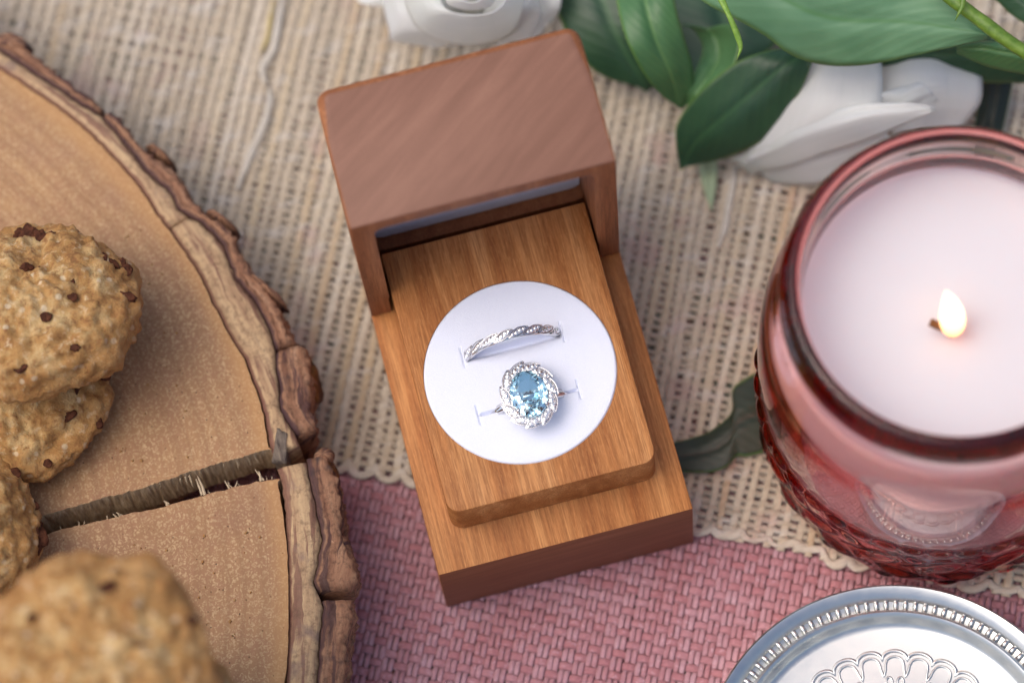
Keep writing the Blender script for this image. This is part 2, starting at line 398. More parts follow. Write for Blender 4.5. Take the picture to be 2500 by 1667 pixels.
st = t.noise(t.coord(scale=(.5, 6, 1), src='UV'), 2.2, 3, .6); ed = t.n('ShaderNodeSeparateXYZ', Vector=t.coord(src='UV')).outputs[0]
c = t.ramp(st, [(.3, (.88, .91, .88)), (.7, (.93, .95, .93))])
c = t.mix(t.ramp(ed, [(0, .5), (.35, 0.0)]), c, (.62, .68, .50))
t.set(Base__Color=c, Roughness=.55, Subsurface__Weight=.5, Subsurface__Scale=.005); t.b.inputs['Subsurface Radius'].default_value = (1, 1, .8)
t.bump(st, .25, .0005)
tr = t.n('ShaderNodeBsdfTranslucent'); t.put(tr.inputs['Color'], c); mx = t.n('ShaderNodeMixShader'); mx.inputs[0].default_value = .18
t.t.links.new(t.b.outputs[0], mx.inputs[1]); t.t.links.new(tr.outputs[0], mx.inputs[2])
t.t.links.new(mx.outputs[0], next(n for n in t.t.nodes if n.type == 'OUTPUT_MATERIAL').inputs['Surface']); MAT_PETAL = t.m

t = NT('pink_glass'); t.set(Base__Color=(1, 1, 1), Roughness=.0, IOR=1.47, Transmission__Weight=1.0)
va = t.n('ShaderNodeVolumeAbsorption', Color=(.95, .47, .40, 1), Density=150.0)
t.t.links.new(va.outputs[0], next(n for n in t.t.nodes if n.type == 'OUTPUT_MATERIAL').inputs['Volume']); MAT_GLASS = t.m
t = NT('candle_wax'); t.set(Base__Color=(.71, .68, .705), Roughness=.45, Subsurface__Weight=.6, Subsurface__Scale=.006); t.b.inputs['Subsurface Radius'].default_value = (1, .75, .7); MAT_WAX = t.m
t = NT('wick'); t.set(Base__Color=(.16, .06, .015), Roughness=.9); MAT_WICK = t.m
t = NT('flame')
zz = t.n('ShaderNodeSeparateXYZ', Vector=t.coord()).outputs[2]
t.set(Base__Color=(0, 0, 0), Emission__Color=t.ramp(t.math('MULTIPLY', zz, .05), [(0.0, (1, .24, .05)), (.2, (1, .58, .26)), (.5, (1, .82, .58)), (.8, (1, .70, .38)), (1, (1, .40, .12))]), Emission__Strength=2.5, Roughness=1.0); MAT_FLAME = t.m
t = NT('tin_plate'); br = t.noise(t.coord(scale=(.08, 2.0, 1)), 1.2, 4, .6); sp = t.noise(t.coord(), .35, 4, .7)
t.set(Base__Color=(.64, .65, .635), Metallic=1.0, Roughness=t.ramp(sp, [(.3, .28), (.7, .42)])); t.bump(t.math('ADD', br, t.math('MULTIPLY', sp, .4)), .10, .00008); MAT_TIN = t.m

# ------------------------------------------------------------------ setting: the table under everything
gr = obj('table_cloth_ground', [(-30000, -30000, -2.7), (30000, -30000, -2.7), (30000, 30000, -2.7), (-30000, 30000, -2.7)], [(0, 1, 2, 3)], MAT_UNDER, smooth=False)
tag(gr, 'patterned cloth under the runner, seen only through its holes', 'table surface', kind='structure')

# cloth frame: e runs along the runner's scalloped edge, n into the runner
TH = math.radians(-26.5); E = np.array([math.cos(TH), math.sin(TH)]); N = np.array([-math.sin(TH), math.cos(TH)])
O = at(846, 1141, 0)[:2]
def cloth(e, n, z):
    e, n, z = np.broadcast_arrays(np.asarray(e, float), n, z)
    return np.stack([O[0] + e * E[0] + n * N[0], O[1] + e * E[1] + n * N[1], z], -1)

# pink plain weave: pairs of warp ends, broad weft picks
PE, PN, AMP = 2.42, 2.2, .42
def pink_drop(n): return -.95 - 1.0 / (1 + np.exp(-(n + 1.5) * 1.3))
parts = []; tones = []
for i in range(-34, 66):
    n = np.arange(-92, 22, PN / 4); e0 = i * PE + .18 * n1(n * .05, i)
    for s in (-.585, .585):
        w = .57 + .06 * n1(n * .35, i * 2 + int(s > 0))
        z = pink_drop(n) + .13 + AMP * np.cos(PI * (n / PN + i)) + .05 * n1(n * .6, i + 300)
        V, F = tube(cloth(e0 + s + .09 * n1(n * .3, i + 80 + int(s > 0) * 500), n, z), w, .27, 6, caps=False); parts.append((V, F)); tones.append(np.full(len(V), .75 + .25 * rng.standard_normal()))
for j in range(-41, 10):
    e = np.arange(-84, 162, PE / 4); n0 = j * PN
    z = pink_drop(np.full_like(e, n0)) - AMP * np.cos(PI * (e / PE + j)) + .05 * n1(e * .6, j + 700)
    w = .86 + .09 * n1(e * .3, j + 40)
    V, F = tube(cloth(e, n0 + .15 * n1(e * .07, j + 99) + .08 * n1(e * .4, j + 15), z), w, .22, 6, caps=False); parts.append((V, F)); tones.append(np.full(len(V), .22 + .22 * rng.standard_normal()))
V, F = join(*parts)
pc = thing('pink_cloth', 'dusty pink basket weave cloth showing below the straw runner', 'cloth', (*O, -2))
po = obj('weave', V, F, MAT_PINK, pc); po['kind'] = 'stuff'
tn = po.data.attributes.new('tone', 'FLOAT', 'POINT'); tn.data.foreach_set('value', np.clip(np.concatenate(tones), 0, 1).astype(np.float32))

# straw runner: thick warp ribs (each a yarn), thin weft bridging the gaps, cotton selvedge loops
RP, WP = 2.5, 1.7
rn = thing('straw_runner', 'beige loosely woven straw table runner with scalloped edge', 'table runner', (*O, 0))
def edge_n(e): return 1.0 + .9 * n1(np.asarray(e) * .06, 5)
for i in range(-48, 66):
    e0 = i * RP
    if e0 < -95 or e0 > 150: continue
    n = np.arange(edge_n(e0) - .9 - .5 * abs(math.sin(i * 2.1)), 172, .95)
    en = e0 + .65 * n1(n * .025, i) + .36 * n1(n * .12, i + 50) + 1.1 * n1(np.full_like(n, i * .13) + n * .012, 991)
    w = .90 + .22 * n1(n * .06, i + 111) + .16 * n1(n * .4, i + 222)
    z = -.05 + .13 * np.cos(PI * (n / WP + i)) + .10 * n1(n * .15, i + 9)
    V, F = fix_tri(*tube(cloth(en, n, z), w, .27 + .05 * n1(n * .3, i), 6)); c0 = cloth(e0, 60., 0)
    o = obj('warp_yarn', V, F, MAT_RIB, rn)
parts = []
for j in range(0, 98):
    n0 = edge_n(0) + .8 + j * WP
    e = np.arange(-96, 150, .68); n = n0 + (edge_n(e) - edge_n(0)) * max(0, 1 - j / 12) + .35 * n1(e * .03, j + 7) + .16 * n1(e * .2, j)
    z = -.12 - .12 * np.cos(PI * (e / RP + j)) + 0 * e
    w = .72 + .12 * n1(e * .12, j + 31) + .12 * n1(e * .5, j + 61)
    parts.append(tube(cloth(e, n, z), w, .26, 5, caps=False))
V, F = join(*parts); wo = obj('weft_yarns', V, F, MAT_WEFT, rn); wo['kind'] = 'stuff'
e = np.arange(-90, 150, .25); ph = e / 5.6 + .35 * n1(e * .05, 3)
sc_ = np.abs(np.sin(PI * ph)) ** .55
path = cloth(e, edge_n(e) + .9 - 1.7 * sc_ * (1 + .9 * n1(e * .13, 8)) + .55 * n1(e * .35, 18), .1 + .15 * np.cos(2 * PI * ph))
tube_obj('selvedge', path, .80 + .5 * n1(e * .22, 4), MAT_SELV, rn, .42, 8)
def loose(pts, r, mat, z=.55):
    P = smooth_line([at(u, v, z) for u, v in pts], 60); t_ = np.linspace(0, 1, 60)
    P[:, :2] += .25 * np.stack([n1(t_ * 9, 3), n1(t_ * 9, 4)], -1)
    tube_obj('loose_fibre', P, .66 * r * (.25 + .75 * np.sin(PI * t_) ** .5) * (1 + .2 * n1(t_ * 12, 6)), mat, rn, r * .45, 7)
loose([(690, -10), (680, 60), (668, 120), (640, 165), (650, 210)], 1.3, MAT_LOOSE_W)
loose([(660, 215), (655, 270), (635, 330), (610, 380), (592, 430), (580, 470)], 1.35, MAT_LOOSE_W)
loose([(1795, 410), (1785, 480), (1768, 560), (1755, 610)], 1.2, MAT_LOOSE_W)
loose([(668, 0), (655, 80), (640, 130)], .8, MAT_LOOSE_Y)
loose([(590, 560), (576, 640), (560, 690)], .9, MAT_LOOSE_W)

# ------------------------------------------------------------------ ring box
ZB, HI = 22.8, 11.17
DL, RA, RH = 53.99, -2.547, 54.11
box = thing('ring_box', 'open cherry wood ring box standing on the straw runner and pink cloth', 'ring box', (25, 35, 0))
bm = bevel_box((0, 0, 0), (50, 70.5, ZB), .3, 2)
o = link('base', bm_mesh('base', bm, (25, 35, 0)), MAT_BASE, box, (25, 35, 0)); auto_smooth(o)
o.data.materials.append(MAT_BASE_END)
for p in o.data.polygons:
    if abs(p.normal.y) > .8: p.material_index = 1
# insert: block with rounded upright corners, standing proud of the base, a round hole for the pad
X0, X1, Y0, Y1 = 4.74, 45.26, 7.73, 61.8
PCX, PCY, PR = 24.7, 31.6, 18.45
up = lambda e: abs((e.verts[0].co - e.verts[1].co).z) > 5 and e.verts[0].co.y < 20
bm = bevel_box((X0, Y0, ZB), (X1, Y1, ZB + HI), .28, 2, [(up, 2.6, 6)])
o = link('insert', bm_mesh('insert', bm, (25, 35, ZB)), MAT_INSERT, box, (25, 35, ZB))
cb = bmesh.new(); bmesh.ops.create_cone(cb, cap_ends=True, segments=128, radius1=PR + .015, radius2=PR + .015, depth=16); bmesh.ops.translate(cb, verts=cb.verts, vec=(PCX, PCY, ZB + HI))
cut = link('cut', bm_mesh('cut', cb), None)
boolean(o, cut); auto_smooth(o)
o.data.materials.append(MAT_BASE_END)
for p in o.data.polygons:
    if p.normal.y < -.8: p.material_index = 0
# white pad with two cut slits; dense height field
ZP = ZB + HI + .18
BY, EY = 37.2, 25.2                                           # y of wedding band and engagement ring
nr_, na = 150, 420
rr_ = PR * np.linspace(0, 1, nr_) ** .9; aa = np.arange(na) / na * 2 * PI
X = PCX + rr_[:, None] * np.cos(aa); Y = PCY + rr_[:, None] * np.sin(aa)
Z = np.full_like(X, ZP) - .55 * np.clip((rr_[:, None] - (PR - .45)) / .45, 0, 1) ** 2.2
def groove(X, Y, x0, x1, y0, wid, dep, along='x'):
    A, B = (X, Y) if along == 'x' else (Y, X)
    q = np.clip(np.minimum(A - x0, x1 - A) / .5, 0, 1); return -dep * q * np.exp(-((B - y0) / wid) ** 2)
Z = Z + groove(X, Y, PCX - 9.6, PCX + 9.6, BY, .75, 2.0) + groove(X, Y, PCX - 9.7, PCX + 9.7, EY, .20, 1.5)
for x_, y_, l_ in ((PCX - 9.9, BY, 2.3), (PCX + 9.7, BY, 2.3), (PCX - 9.8, EY, 2.2), (PCX + 9.8, EY, 2.2)):
    Z = Z + groove(X, Y, y_ - l_, y_ + l_, x_, .16, .55, 'y')
Z = Z + .06 * fbm(np.stack([X * .12, Y * .12, X * 0], -1), 2, 5)
V, F = grid(np.stack([X, Y, Z], -1), False, True)
po = obj('ring_pad', V, F, MAT_FOAM, box, (PCX, PCY, ZB), flip=False); tag(po, 'round white foam pad with two slits')
# lid: turned up about its rear edge; local x across, y depth into the lid, z along the rim
rhat = np.array([0, RA, RH]); rhat /= np.linalg.norm(rhat); dhat = np.array([0, rhat[2], -rhat[1]])
HL, RL, LD, RIM = 27.85, 54.2, 14.4, 4.25
fz = lambda e: abs((e.verts[0].co - e.verts[1].co).z) > 20 and e.verts[0].co.y > 20
tp = lambda e: min(v.co.z for v in e.verts) > RL - 3 and min(v.co.y for v in e.verts) > HL - 3.9 and abs((e.verts[0].co - e.verts[1].co).z) < .1 and e.calc_face_angle(0) > .6
bm = bevel_box((0, 0, 0), (50, HL, RL), .35, 2, [(fz, 2.6, 5), (tp, 2.3, 5)])
lid = link('lid', bm_mesh('lid', bm), MAT_LID, box, (0, DL, ZB))
lid.rotation_euler = (math.atan2(-rhat[1], rhat[2]), 0, 0)
cb = bevel_box((RIM, -5, 3.7), (50 - RIM, LD, RL - RIM), 0, 1, [(lambda e: abs((e.verts[0].co - e.verts[1].co).y) > 5, 2.2, 6)])
cut = link('cut', bm_mesh('cut', cb), None, None, (0, DL, ZB)); cut.rotation_euler = lid.rotation_euler
bpy.context.view_layer.update(); boolean(lid, cut)
cb = bevel_box((RIM - .25, -6, -3), (50 - RIM + .25, 11.4, 9), 0, 1)
cut = link('cut', bm_mesh('cut', cb), None, None, (0, DL, ZB)); cut.rotation_euler = lid.rotation_euler
bpy.context.view_layer.update(); boolean(lid, cut); auto_smooth(lid)
lid.data.materials.append(MAT_LID_END)
for p in lid.data.polygons:
    if p.normal.z > .92 and p.center.z > .05: p.material_index = 1
    if p.normal.y < -.9 and p.center.y < .001 and p.center.z > .0497: p.material_index = 1
LOC['lid'] = np.array([0, DL, ZB])
bm = bevel_box((RIM + .15, LD - .5, 4.0), (50 - RIM - .15, LD - .06, RL - RIM - .15), 0, 1, [(lambda e: abs((e.verts[0].co - e.verts[1].co).y) > .1, 2.1, 5)])
lin = link('lid_lining', bm_mesh('lid_lining', bm), MAT_FOAM, lid, (0, DL, ZB), smooth=False); tag(lin, 'white lining inside the lid')
# hinge pin head on the left side
d = np.array([(880 - 1250) / F_PX, (701 - 833.5) / F_PX, 1.0]) @ CAM_R; q = CAM_C + d * ((-.3 - CAM_C[0]) / d[0])
V, F = fix_tri(*tube([(.4, q[1], q[2]), (-.45, q[1], q[2]), (-.6, q[1], q[2])], [.8, .8, .45], None, 14)); obj('hinge_pin', V, F, MAT_PIN, box)

# ------------------------------------------------------------------ rings
def leaf_lobe(L, W, H, wire=.115, nt=15, ns=9):
    "pointed dome (metal) with a polished wire along its outline; returns V, F in local mm (x along, z up)"
    tt = np.linspace(0, 1, nt); hw = W * np.sin(PI * np.clip(tt, .02, .98)) ** .75
    ss = np.linspace(-1, 1, ns)
    P = np.stack([np.broadcast_to((tt[:, None] - .5) * L, (nt, ns)), hw[:, None] * ss, H * np.sin(PI * tt)[:, None] ** .5 * (1 - ss ** 2)[None] ** .6 + 0 * tt[:, None]], -1)
    V, F = grid(P)
    out = [(V, F)]
    for sgn in (1, -1):
        pth = np.stack([(tt - .5) * L, sgn * hw, .30 * H + .25 * np.sin(PI * tt)], -1); out.append(tube(pth, wire, None, 6, caps=False))
    return join(*out)
def stones(spots):
    "small faceted brilliants: (x, y, z, r)"
    out = []
    for x, y, z, r in spots:
        a = np.arange(8) / 8 * 2 * PI
        rings = [(.5, .42), (.95, .12), (1.0, 0.0), (.4, -.45)]
        P = np.stack([np.stack([x + r * k * np.cos(a + (.39 if q % 2 else 0)), y + r * k * np.sin(a + (.39 if q % 2 else 0)), np.full(8, z + r * h)], -1) for q, (k, h) in enumerate(rings)])
        V, F = grid(P, False, True); V = np.vstack([V, [[x, y, z + r * .42]]])
        F = np.vstack([F, [(len(V) - 1, (q + 1) % 8, q, q) for q in range(8)]]); out.append((V, F))
    return join(*out)
def lobes(ring, n, place, L, W, H, spots, tw, name, beads):
    V, F = leaf_lobe(L, W, H); bs = []
    for x, y, z, r in beads:
        u = np.linspace(0, PI, 6); w = np.arange(8) / 8 * 2 * PI
        bs.append(grid(np.stack([x + r * np.sin(u)[:, None] * np.cos(w), y + r * np.sin(u)[:, None] * np.sin(w), z + r * np.cos(u)[:, None] + 0 * w], -1), False, True))
    V, F = join((V, F), *bs)
    me = raw_mesh(name, V * S, F); Vs, Fs = fix_tri(*stones(spots)); ms = raw_mesh('pave_stones', Vs * S, Fs); ms.materials.append(MAT_PAVE)
    me.materials.append(MAT_SILVER); me.polygons.foreach_set('use_smooth', np.ones(len(me.polygons), bool))
    first = None
    for i in range(n):
        Mx = place(i, tw)
        if first is None:
            lo = bpy.data.objects.new(name, me); st = bpy.data.objects.new('pave_stones', ms); first = (lo, st)
        else: lo, st = first[0].copy(), first[1].copy()
        COL.objects.link(lo); COL.objects.link(st); lo.parent = ring; lo.matrix_local = Mx; st.parent = lo
# wedding band standing half out of the upper slit
BR = 9.5; BC = 3.4
band = thing('wedding_band', 'silver twisted wedding band set with tiny stones, in the upper slit of the white pad', 'ring', (PCX - .1, BY, ZP))
a = np.linspace(0, 2 * PI, 97)[:-1]
P = np.stack([PCX - .1 + (BR - .55) * np.cos(a), np.full_like(a, BY), ZP - BC + (BR - .55) * np.sin(a)], -1)
V, F = grid(np.stack([P + np.array([0, dy, 0]) + (P - np.array([PCX - .1, BY, ZP - BC])) / (BR - .55) * dr for dy, dr in ((-.7, -.25), (-.8, .2), (0, .4), (.8, .2), (.7, -.25), (0, -.4))], 1), True, True)
obj('shank', V, F, MAT_SILVER, band)
def place_band(i, tw):
    ph = (i + .5) / 20 * 2 * PI
    return (Matrix.Translation(Vector((BR * math.cos(ph), 0, -BC + BR * math.sin(ph))) * S) @ Matrix.Rotation(PI / 2 - ph, 4, 'Y') @ Matrix.Rotation(math.radians(19), 4, 'Z'))
lobes(band, 20, place_band, 4.5, .76, .34, [(-1.2, .05, .34, .36), (-.4, -.04, .42, .44), (.5, .04, .40, .42), (1.25, 0, .30, .32)], 0, 'twist_link',
      [(-.85, .42, .36, .12), (.1, -.44, .38, .12), (.1, .44, .38, .12), (.95, -.38, .36, .11)])
# engagement ring
ER = 9.1; EZ = ZP - 6.7
eng = thing('engagement_ring', 'silver ring with large oval sky blue gem and twisted halo on the white pad', 'ring', (25.0, EY, ZP))
P = np.stack([25.0 + ER * np.cos(a), np.full_like(a, EY), EZ + ER * np.sin(a)], -1)
V, F = grid(np.stack([P + np.array([0, dy, 0]) + (P - np.array([25.0, EY, EZ])) / ER * dr for dy, dr in ((-.75, -.4), (-.9, .15), (0, .55), (.9, .15), (.75, -.4), (0, -.5))], 1), True, True)
obj('shank', V, F, MAT_SILVER, eng)
HZ = 4.1                                                      # halo height above the pad
GA, GB = 3.5, 4.7
def place_halo(i, tw):
    ph = (i + .3) / 11 * 2 * PI; x, y = 4.32 * math.cos(ph), 5.42 * math.sin(ph)
    tg = math.atan2(5.36 * math.cos(ph), -4.40 * math.sin(ph))
    return Matrix.Translation(Vector((x, y, HZ)) * S) @ Matrix.Rotation(tg + math.radians(17), 4, 'Z') @ Matrix.Rotation(math.radians(10), 4, 'X')
lobes(eng, 11, place_halo, 5.0, .92, .30, [(-1.75, 0, .20, .28), (-1.1, .0, .30, .42), (-.15, .02, .36, .54), (.8, .0, .34, .46), (1.5, 0, .24, .32), (-.65, .48, .2, .2), (.35, -.5, .2, .2), (-.65, -.48, .2, .2), (.35, .5, .2, .2)], 0, 'halo_link',
      [(-.6, .55, .5, .14), (-.6, -.5, .5, .14), (.45, .55, .52, .14), (.45, -.55, .52, .14), (1.5, 0, .36, .12), (-1.55, 0, .36, .13)])
a = np.linspace(0, 2 * PI, 65)[:-1]
pr = [(.80, -.9), (1.0, -.5), (1.30, -.55), (1.34, -.1), (1.2, .15), (.98, .1), (.84, -.2)]
V, F = grid(np.stack([np.stack([25 + (GA) * k * np.cos(a), EY + (GB) * k * np.sin(a), np.full_like(a, ZP + HZ + h)], -1) for k, h in pr]), True, True)
obj('halo_plate', V, F, MAT_SILVER, eng)
bmg = bmesh.new(); gz = ZP + HZ + .75
def ring_pts(n, k, z, off=0): return [(25 + GA * k * math.cos(2 * PI * (q + off) / n), EY + GB * k * math.sin(2 * PI * (q + off) / n), gz + z) for q in range(n)]
for P3 in ring_pts(8, .56, 1.05) + ring_pts(8, .82, .66, .5) + ring_pts(16, 1, .1) + ring_pts(16, 1, -.1) + ring_pts(8, .60, -1.42, .5) + ring_pts(8, .70, -1.02) + ring_pts(2, .05, -2.7, .25): bmg.verts.new(P3)
bmesh.ops.convex_hull(bmg, input=bmg.verts); bmesh.ops.recalc_face_normals(bmg, faces=bmg.faces)
link('blue_gem', bm_mesh('blue_gem', bmg, (25, EY, ZP)), MAT_GEM, eng, (25, EY, ZP), smooth=False)
for ph in (38, 142, 218, 322):
    x, y = GA * 1.0 * math.cos(math.radians(ph)), GB * 1.0 * math.sin(math.radians(ph)); k = 1 / 1.0
    Pp = np.array([(25 + x * 1.05, EY + y * 1.05, gz - 1.3), (25 + x * 1.05, EY + y * 1.05, gz + .1), (25 + x * 1.0, EY + y * 1.0, gz + .5), (25 + x * .96, EY + y * .96, gz + .78), (25 + x * .94, EY + y * .94, gz + .92)])
    tube_obj('prong', Pp, [.36, .38, .46, .36, .1], MAT_SILVER, eng, k=12, up=(1, 0, 0))

# ------------------------------------------------------------------ wood slice with bark and a split
ZT = 24.0
CX, CY, CR = -163.92, 33.3, 138.66
def to_polar(pts, z=ZT):
    q = np.array([at(u, v, z) for u, v in pts]); th = np.arctan2(q[:, 1] - CY, q[:, 0] - CX); r = np.hypot(q[:, 0] - CX, q[:, 1] - CY)
    i = np.argsort(th); return th[i], r[i]
CAMB = [(0, 174), (102, 238), (173.5, 289), (255, 366), (342, 460), (380, 527), (416.5, 574), (484, 670), (515, 734), (545.5, 793), (562, 824), (597, 875), (613, 930), (638, 999), (656, 1093), (684, 1177), (695, 1320), (700.5, 1454), (697, 1604), (695, 1667)]
BORD = [(0, 123), (87, 182), (199, 256), (245, 284), (298.5, 343), (357, 419), (420, 475.5), (436, 512.6), (492, 543), (545.5, 600), (573.6, 678), (627, 742.7), (663, 813), (670, 866), (677, 930), (684, 999), (709, 1040), (747, 1121), (762, 1203.6), (785, 1305), (765, 1417), (787, 1477), (777, 1567), (772, 1667)]
OUT = [(0, 105.5), (19, 108), (36, 93), (51, 103), (82, 134), (115, 157), (176, 205), (230, 243), (246, 261), (268, 269), (306, 307), (352, 361), (370, 381), (388, 385), (420, 403), (464, 482), (484, 504), (523, 535), (537, 534), (562, 566), (582, 605), (621, 670), (661, 717), (689, 757), (697, 785), (715, 830), (742, 852), (755, 880), (760, 920), (757, 1004), (771, 1045), (768, 1075), (789, 1104), (803, 1114), (812, 1139), (818, 1170), (835, 1260), (833, 1312), (859.6, 1368), (865, 1417), (856, 1449), (863, 1477), (852, 1529), (844.6, 1585), (841, 1667)]
thc, rc_ = to_polar(CAMB); thb, rb_ = to_polar(BORD); tho, ro_ = to_polar(OUT)
def blend(th, tk, rk, default):
    r = np.interp(th, tk, rk); w = np.clip(np.minimum(th - (tk[0] - .12), tk[-1] + .12 - th) / .12, 0, 1)
    return default * (1 - w) + r * w
def r_c(th): return blend(th, thc, rc_, CR) + .18 * n1(th * CR * .8, 21) + .3 * n1(th * CR * .1, 22)
def r_b(th): return blend(th, thb, rb_, CR + 5.5) + .25 * n1(th * CR * .7, 31)
def r_o(th): return np.maximum(blend(th, tho, ro_, CR + 10) + .45 * n1(th * CR * .55, 41) + .35 * n1(th * CR * 1.4, 42), r_b(th) + 1.2)
def ang(u, v): q = at(u, v, ZT); return math.atan2(q[1] - CY, q[0] - CX)
sl = thing('wood_slice', 'round slice of tree trunk with bark and a split, serving as a platter', 'wood slice', (CX, CY, 0))
CU = [(663, 1097), (640, 1101), (617, 1107), (581, 1116.5), (540, 1128), (491.5, 1143), (450, 1156), (411, 1170), (370, 1184), (328, 1197), (280, 1209), (227, 1222), (190, 1233), (149, 1244.5), (110, 1257), (78, 1265), (30, 1283)]
CL = [(684, 1168), (655, 1172), (625.5, 1177.6), (565, 1192), (506, 1206), (470, 1216), (432, 1227), (395, 1238), (358, 1246), (315, 1254), (268, 1265), (215, 1277), (164, 1289), (135, 1297), (105, 1307), (60, 1312)]
tip = at(-20, 1312, ZT)
cu = resample(np.array([at(u, v, ZT) for u, v in CU]), 110); cl = resample(np.array([at(u, v, ZT) for u, v in CL]), 110)
jt = .22 * n1(np.arange(110) * .9, 61) + .25 * n1(np.arange(110) * .3, 62); cu[:, 1] += jt; cl[:, 1] += .8 * (.2 * n1(np.arange(110) * .9, 63) + .22 * n1(np.arange(110) * .3, 64))
thu = math.atan2(cu[0, 1] - CY, cu[0, 0] - CX); thl = math.atan2(cl[0, 1] - CY, cl[0, 0] - CX)
th = np.linspace(thu + .004, thl + 2 * PI - .004, 1500)
arc = np.stack([CX + r_c(th) * np.cos(th), CY + r_c(th) * np.sin(th), np.full_like(th, ZT)], -1)
top = np.vstack([arc, cl, tip[None], cu[::-1]])               # ccw outline with the notch
bot = top.copy(); bot[:, 2] = 1.0
k = np.linspace(1, 0, 110)
mid1 = top.copy(); mid1[:, 2] = ZT - .25                       # slightly eased upper edge
nT = len(top); arc_n = len(arc)
bm = bmesh.new()
vt = [bm.verts.new(v) for v in top]; layers = [vt]
nl = 7
for q in range(1, nl + 1):
    f = q / nl; P = top * (1 - f) + bot * f; P[len(arc):, 1] += (0 if q == nl else 1) * .35 * n1(np.arange(nT - len(arc)) * .8, 70 + q)
    P[len(arc) + 111:, 1] += (-3.0 * min(f, .4) * (1 - .5 * k) + 17 * max(0, f - .42) * np.clip(k * 1.9 - .75, 0, 1))[::-1]
    P[len(arc):len(arc) + 110, 1] -= 9 * max(0, f - .15) * k
    layers.append([bm.verts.new(v) for v in P])
from mathutils.geometry import delaunay_2d_cdt
dv, de, df, ov, oe, of = delaunay_2d_cdt([Vector(p[:2]) for p in top], [(i, (i + 1) % nT) for i in range(nT)], [], 1, 1e-7)
for f in df:
    ids = [ov[i][0] if ov[i] else None for i in f]
    if None in ids or len(set(ids)) < 3: continue
    if max(sum(arc_n <= i < arc_n + 110 for i in ids), 0) and any(i > arc_n + 110 for i in ids) and all(i >= arc_n - 1 or i == 0 for i in ids): continue   # the split itself stays open
    a3_ = (dv[f[1]] - dv[f[0]]).cross(dv[f[2]] - dv[f[0]])
    if a3_ < 0: ids = ids[::-1]
    bm.faces.new([vt[i] for i in ids]); bm.faces.new([layers[-1][i] for i in reversed(ids)])
for q in range(nl):
    A, B = layers[q], layers[q + 1]
    for i in range(nT):
        f = bm.faces.new((A[i], B[i], B[(i + 1) % nT], A[(i + 1) % nT])); f.material_index = 1 if i >= len(arc) - 1 else 0
bmesh.ops.recalc_face_normals(bm, faces=bm.faces)
o = link('wood_disc', bm_mesh('wood_disc', bm, (CX, CY, 0)), MAT_SLAB, sl, (CX, CY, 0), smooth=False); o.data.materials.append(MAT_TORN)
def bark_strip(name, t0, t1, mat, inner, step=.34, lab=None):
    n = max(12, int(abs(t1 - t0) * CR / step)); th = np.linspace(t0, t1, n); A = th * CR
    endf = np.clip(np.minimum(A - A[0], A[-1] - A) / 1.2, 0, 1) ** .6
    if inner:
        r0, r1 = r_c(th) + .22, r_b(th) - .02
        cs = [(0, -.7), (.03, -.12), (.25, .05), (.55, -.05), (.8, .02), (.97, -.1), (1, -2.5), (1, -20), (0, -20), (0, -6)]
    else:
        r0, r1 = r_b(th), r_o(th)
        cs = [(0, -3.5), (.02, -.4), (.12, .05), (.28, .2), (.42, -.35), (.52, -.12), (.66, .1), (.80, -.2), (.93, -.4), (1.0, -1.4), (1.03, -4.0), (1.0, -8), (.85, -13), (.6, -18), (.1, -21), (0, -12)]
    cs = [tuple(x) for x in resample(np.array(cs) * [8, 1], 24 if inner else 46) / [8, 1]]
    P = []; U = []
    for q, (s, dz) in enumerate(cs):
        ss = s * 6 + (max(0, -dz - 1)) * .5; one = np.ones_like(A); topf = 1 if dz > -3 else 2.2
        ridge = 1 - np.abs(vnoise(np.stack([A * .16, one * ss * 1.5, one * 3], -1), 31))          # long ridges along the rim
        rough = fbm(np.stack([A * .9, one * ss * 2.2, one], -1), 3, 57)
        big = vnoise(np.stack([A * .22, one * ss * .5, one * 9], -1), 91)
        wv = (.10 * big + .10 * rough + .10 * ridge - .08) if inner else (.30 * big + .34 * rough + .55 * ridge - .42)
        edge = 0 if (s < .02) else 1
        wv = wv * (.28 if dz > -.8 else 1)
        rr = r0 + (r1 - r0) * s + edge * (wv * .5 * topf + .15 * rough * topf) * (.35 if inner else 1)
        dzz = dz + wv * (1 if dz > -3 else 1.5) - (1 - endf) * (.5 if inner else 1.3) * (1 if dz > -3 else 0)
        P.append(np.stack([CX + rr * np.cos(th), CY + rr * np.sin(th), ZT + dzz], -1)); U.append(np.stack([A, np.full_like(A, 0) + (r1 - r0) * s + max(0, -dz - 1) * .8], -1))
    P = np.stack(P, 1); U = np.stack(U, 1)
    V, F = grid(P, False, True); m = len(cs)
    V = np.vstack([V, P[0].mean(0)[None], P[-1].mean(0)[None]]); UV = np.vstack([U.reshape(-1, 2), U[0].mean(0)[None], U[-1].mean(0)[None]])
    Fl = F.tolist(); n0 = len(V) - 2
    for q in range(m): Fl.append((n0, q, (q + 1) % m)); b = (n - 1) * m; Fl.append((n0 + 1, b + (q + 1) % m, b + q))
    o = obj(name, V, [tuple(f) for f in Fl], mat, sl, (CX, CY, 0), uv=UV)
    return o
a_cu, a_cl = ang(700, 1085), ang(712, 1120)
a1 = ang(246, 270); a2 = ang(712, 836); a3 = ang(845, 1447)
g_ = .0035
ang_end = ang(0, 60) + .35
bark_strip('bark', a1 + .002, ang_end, MAT_BARK, False)
bark_strip('bark', a2 + .001, a1 - .006, MAT_BARK, False)
bark_strip('bark', a_cu + .012, a2 - .002, MAT_BARK, False)
bark_strip('bark', a3 + .006, a_cl - .002, MAT_BARK, False)
bark_strip('bark', ang(820, 1667) - .12, a3 - .006, MAT_BARK, False)
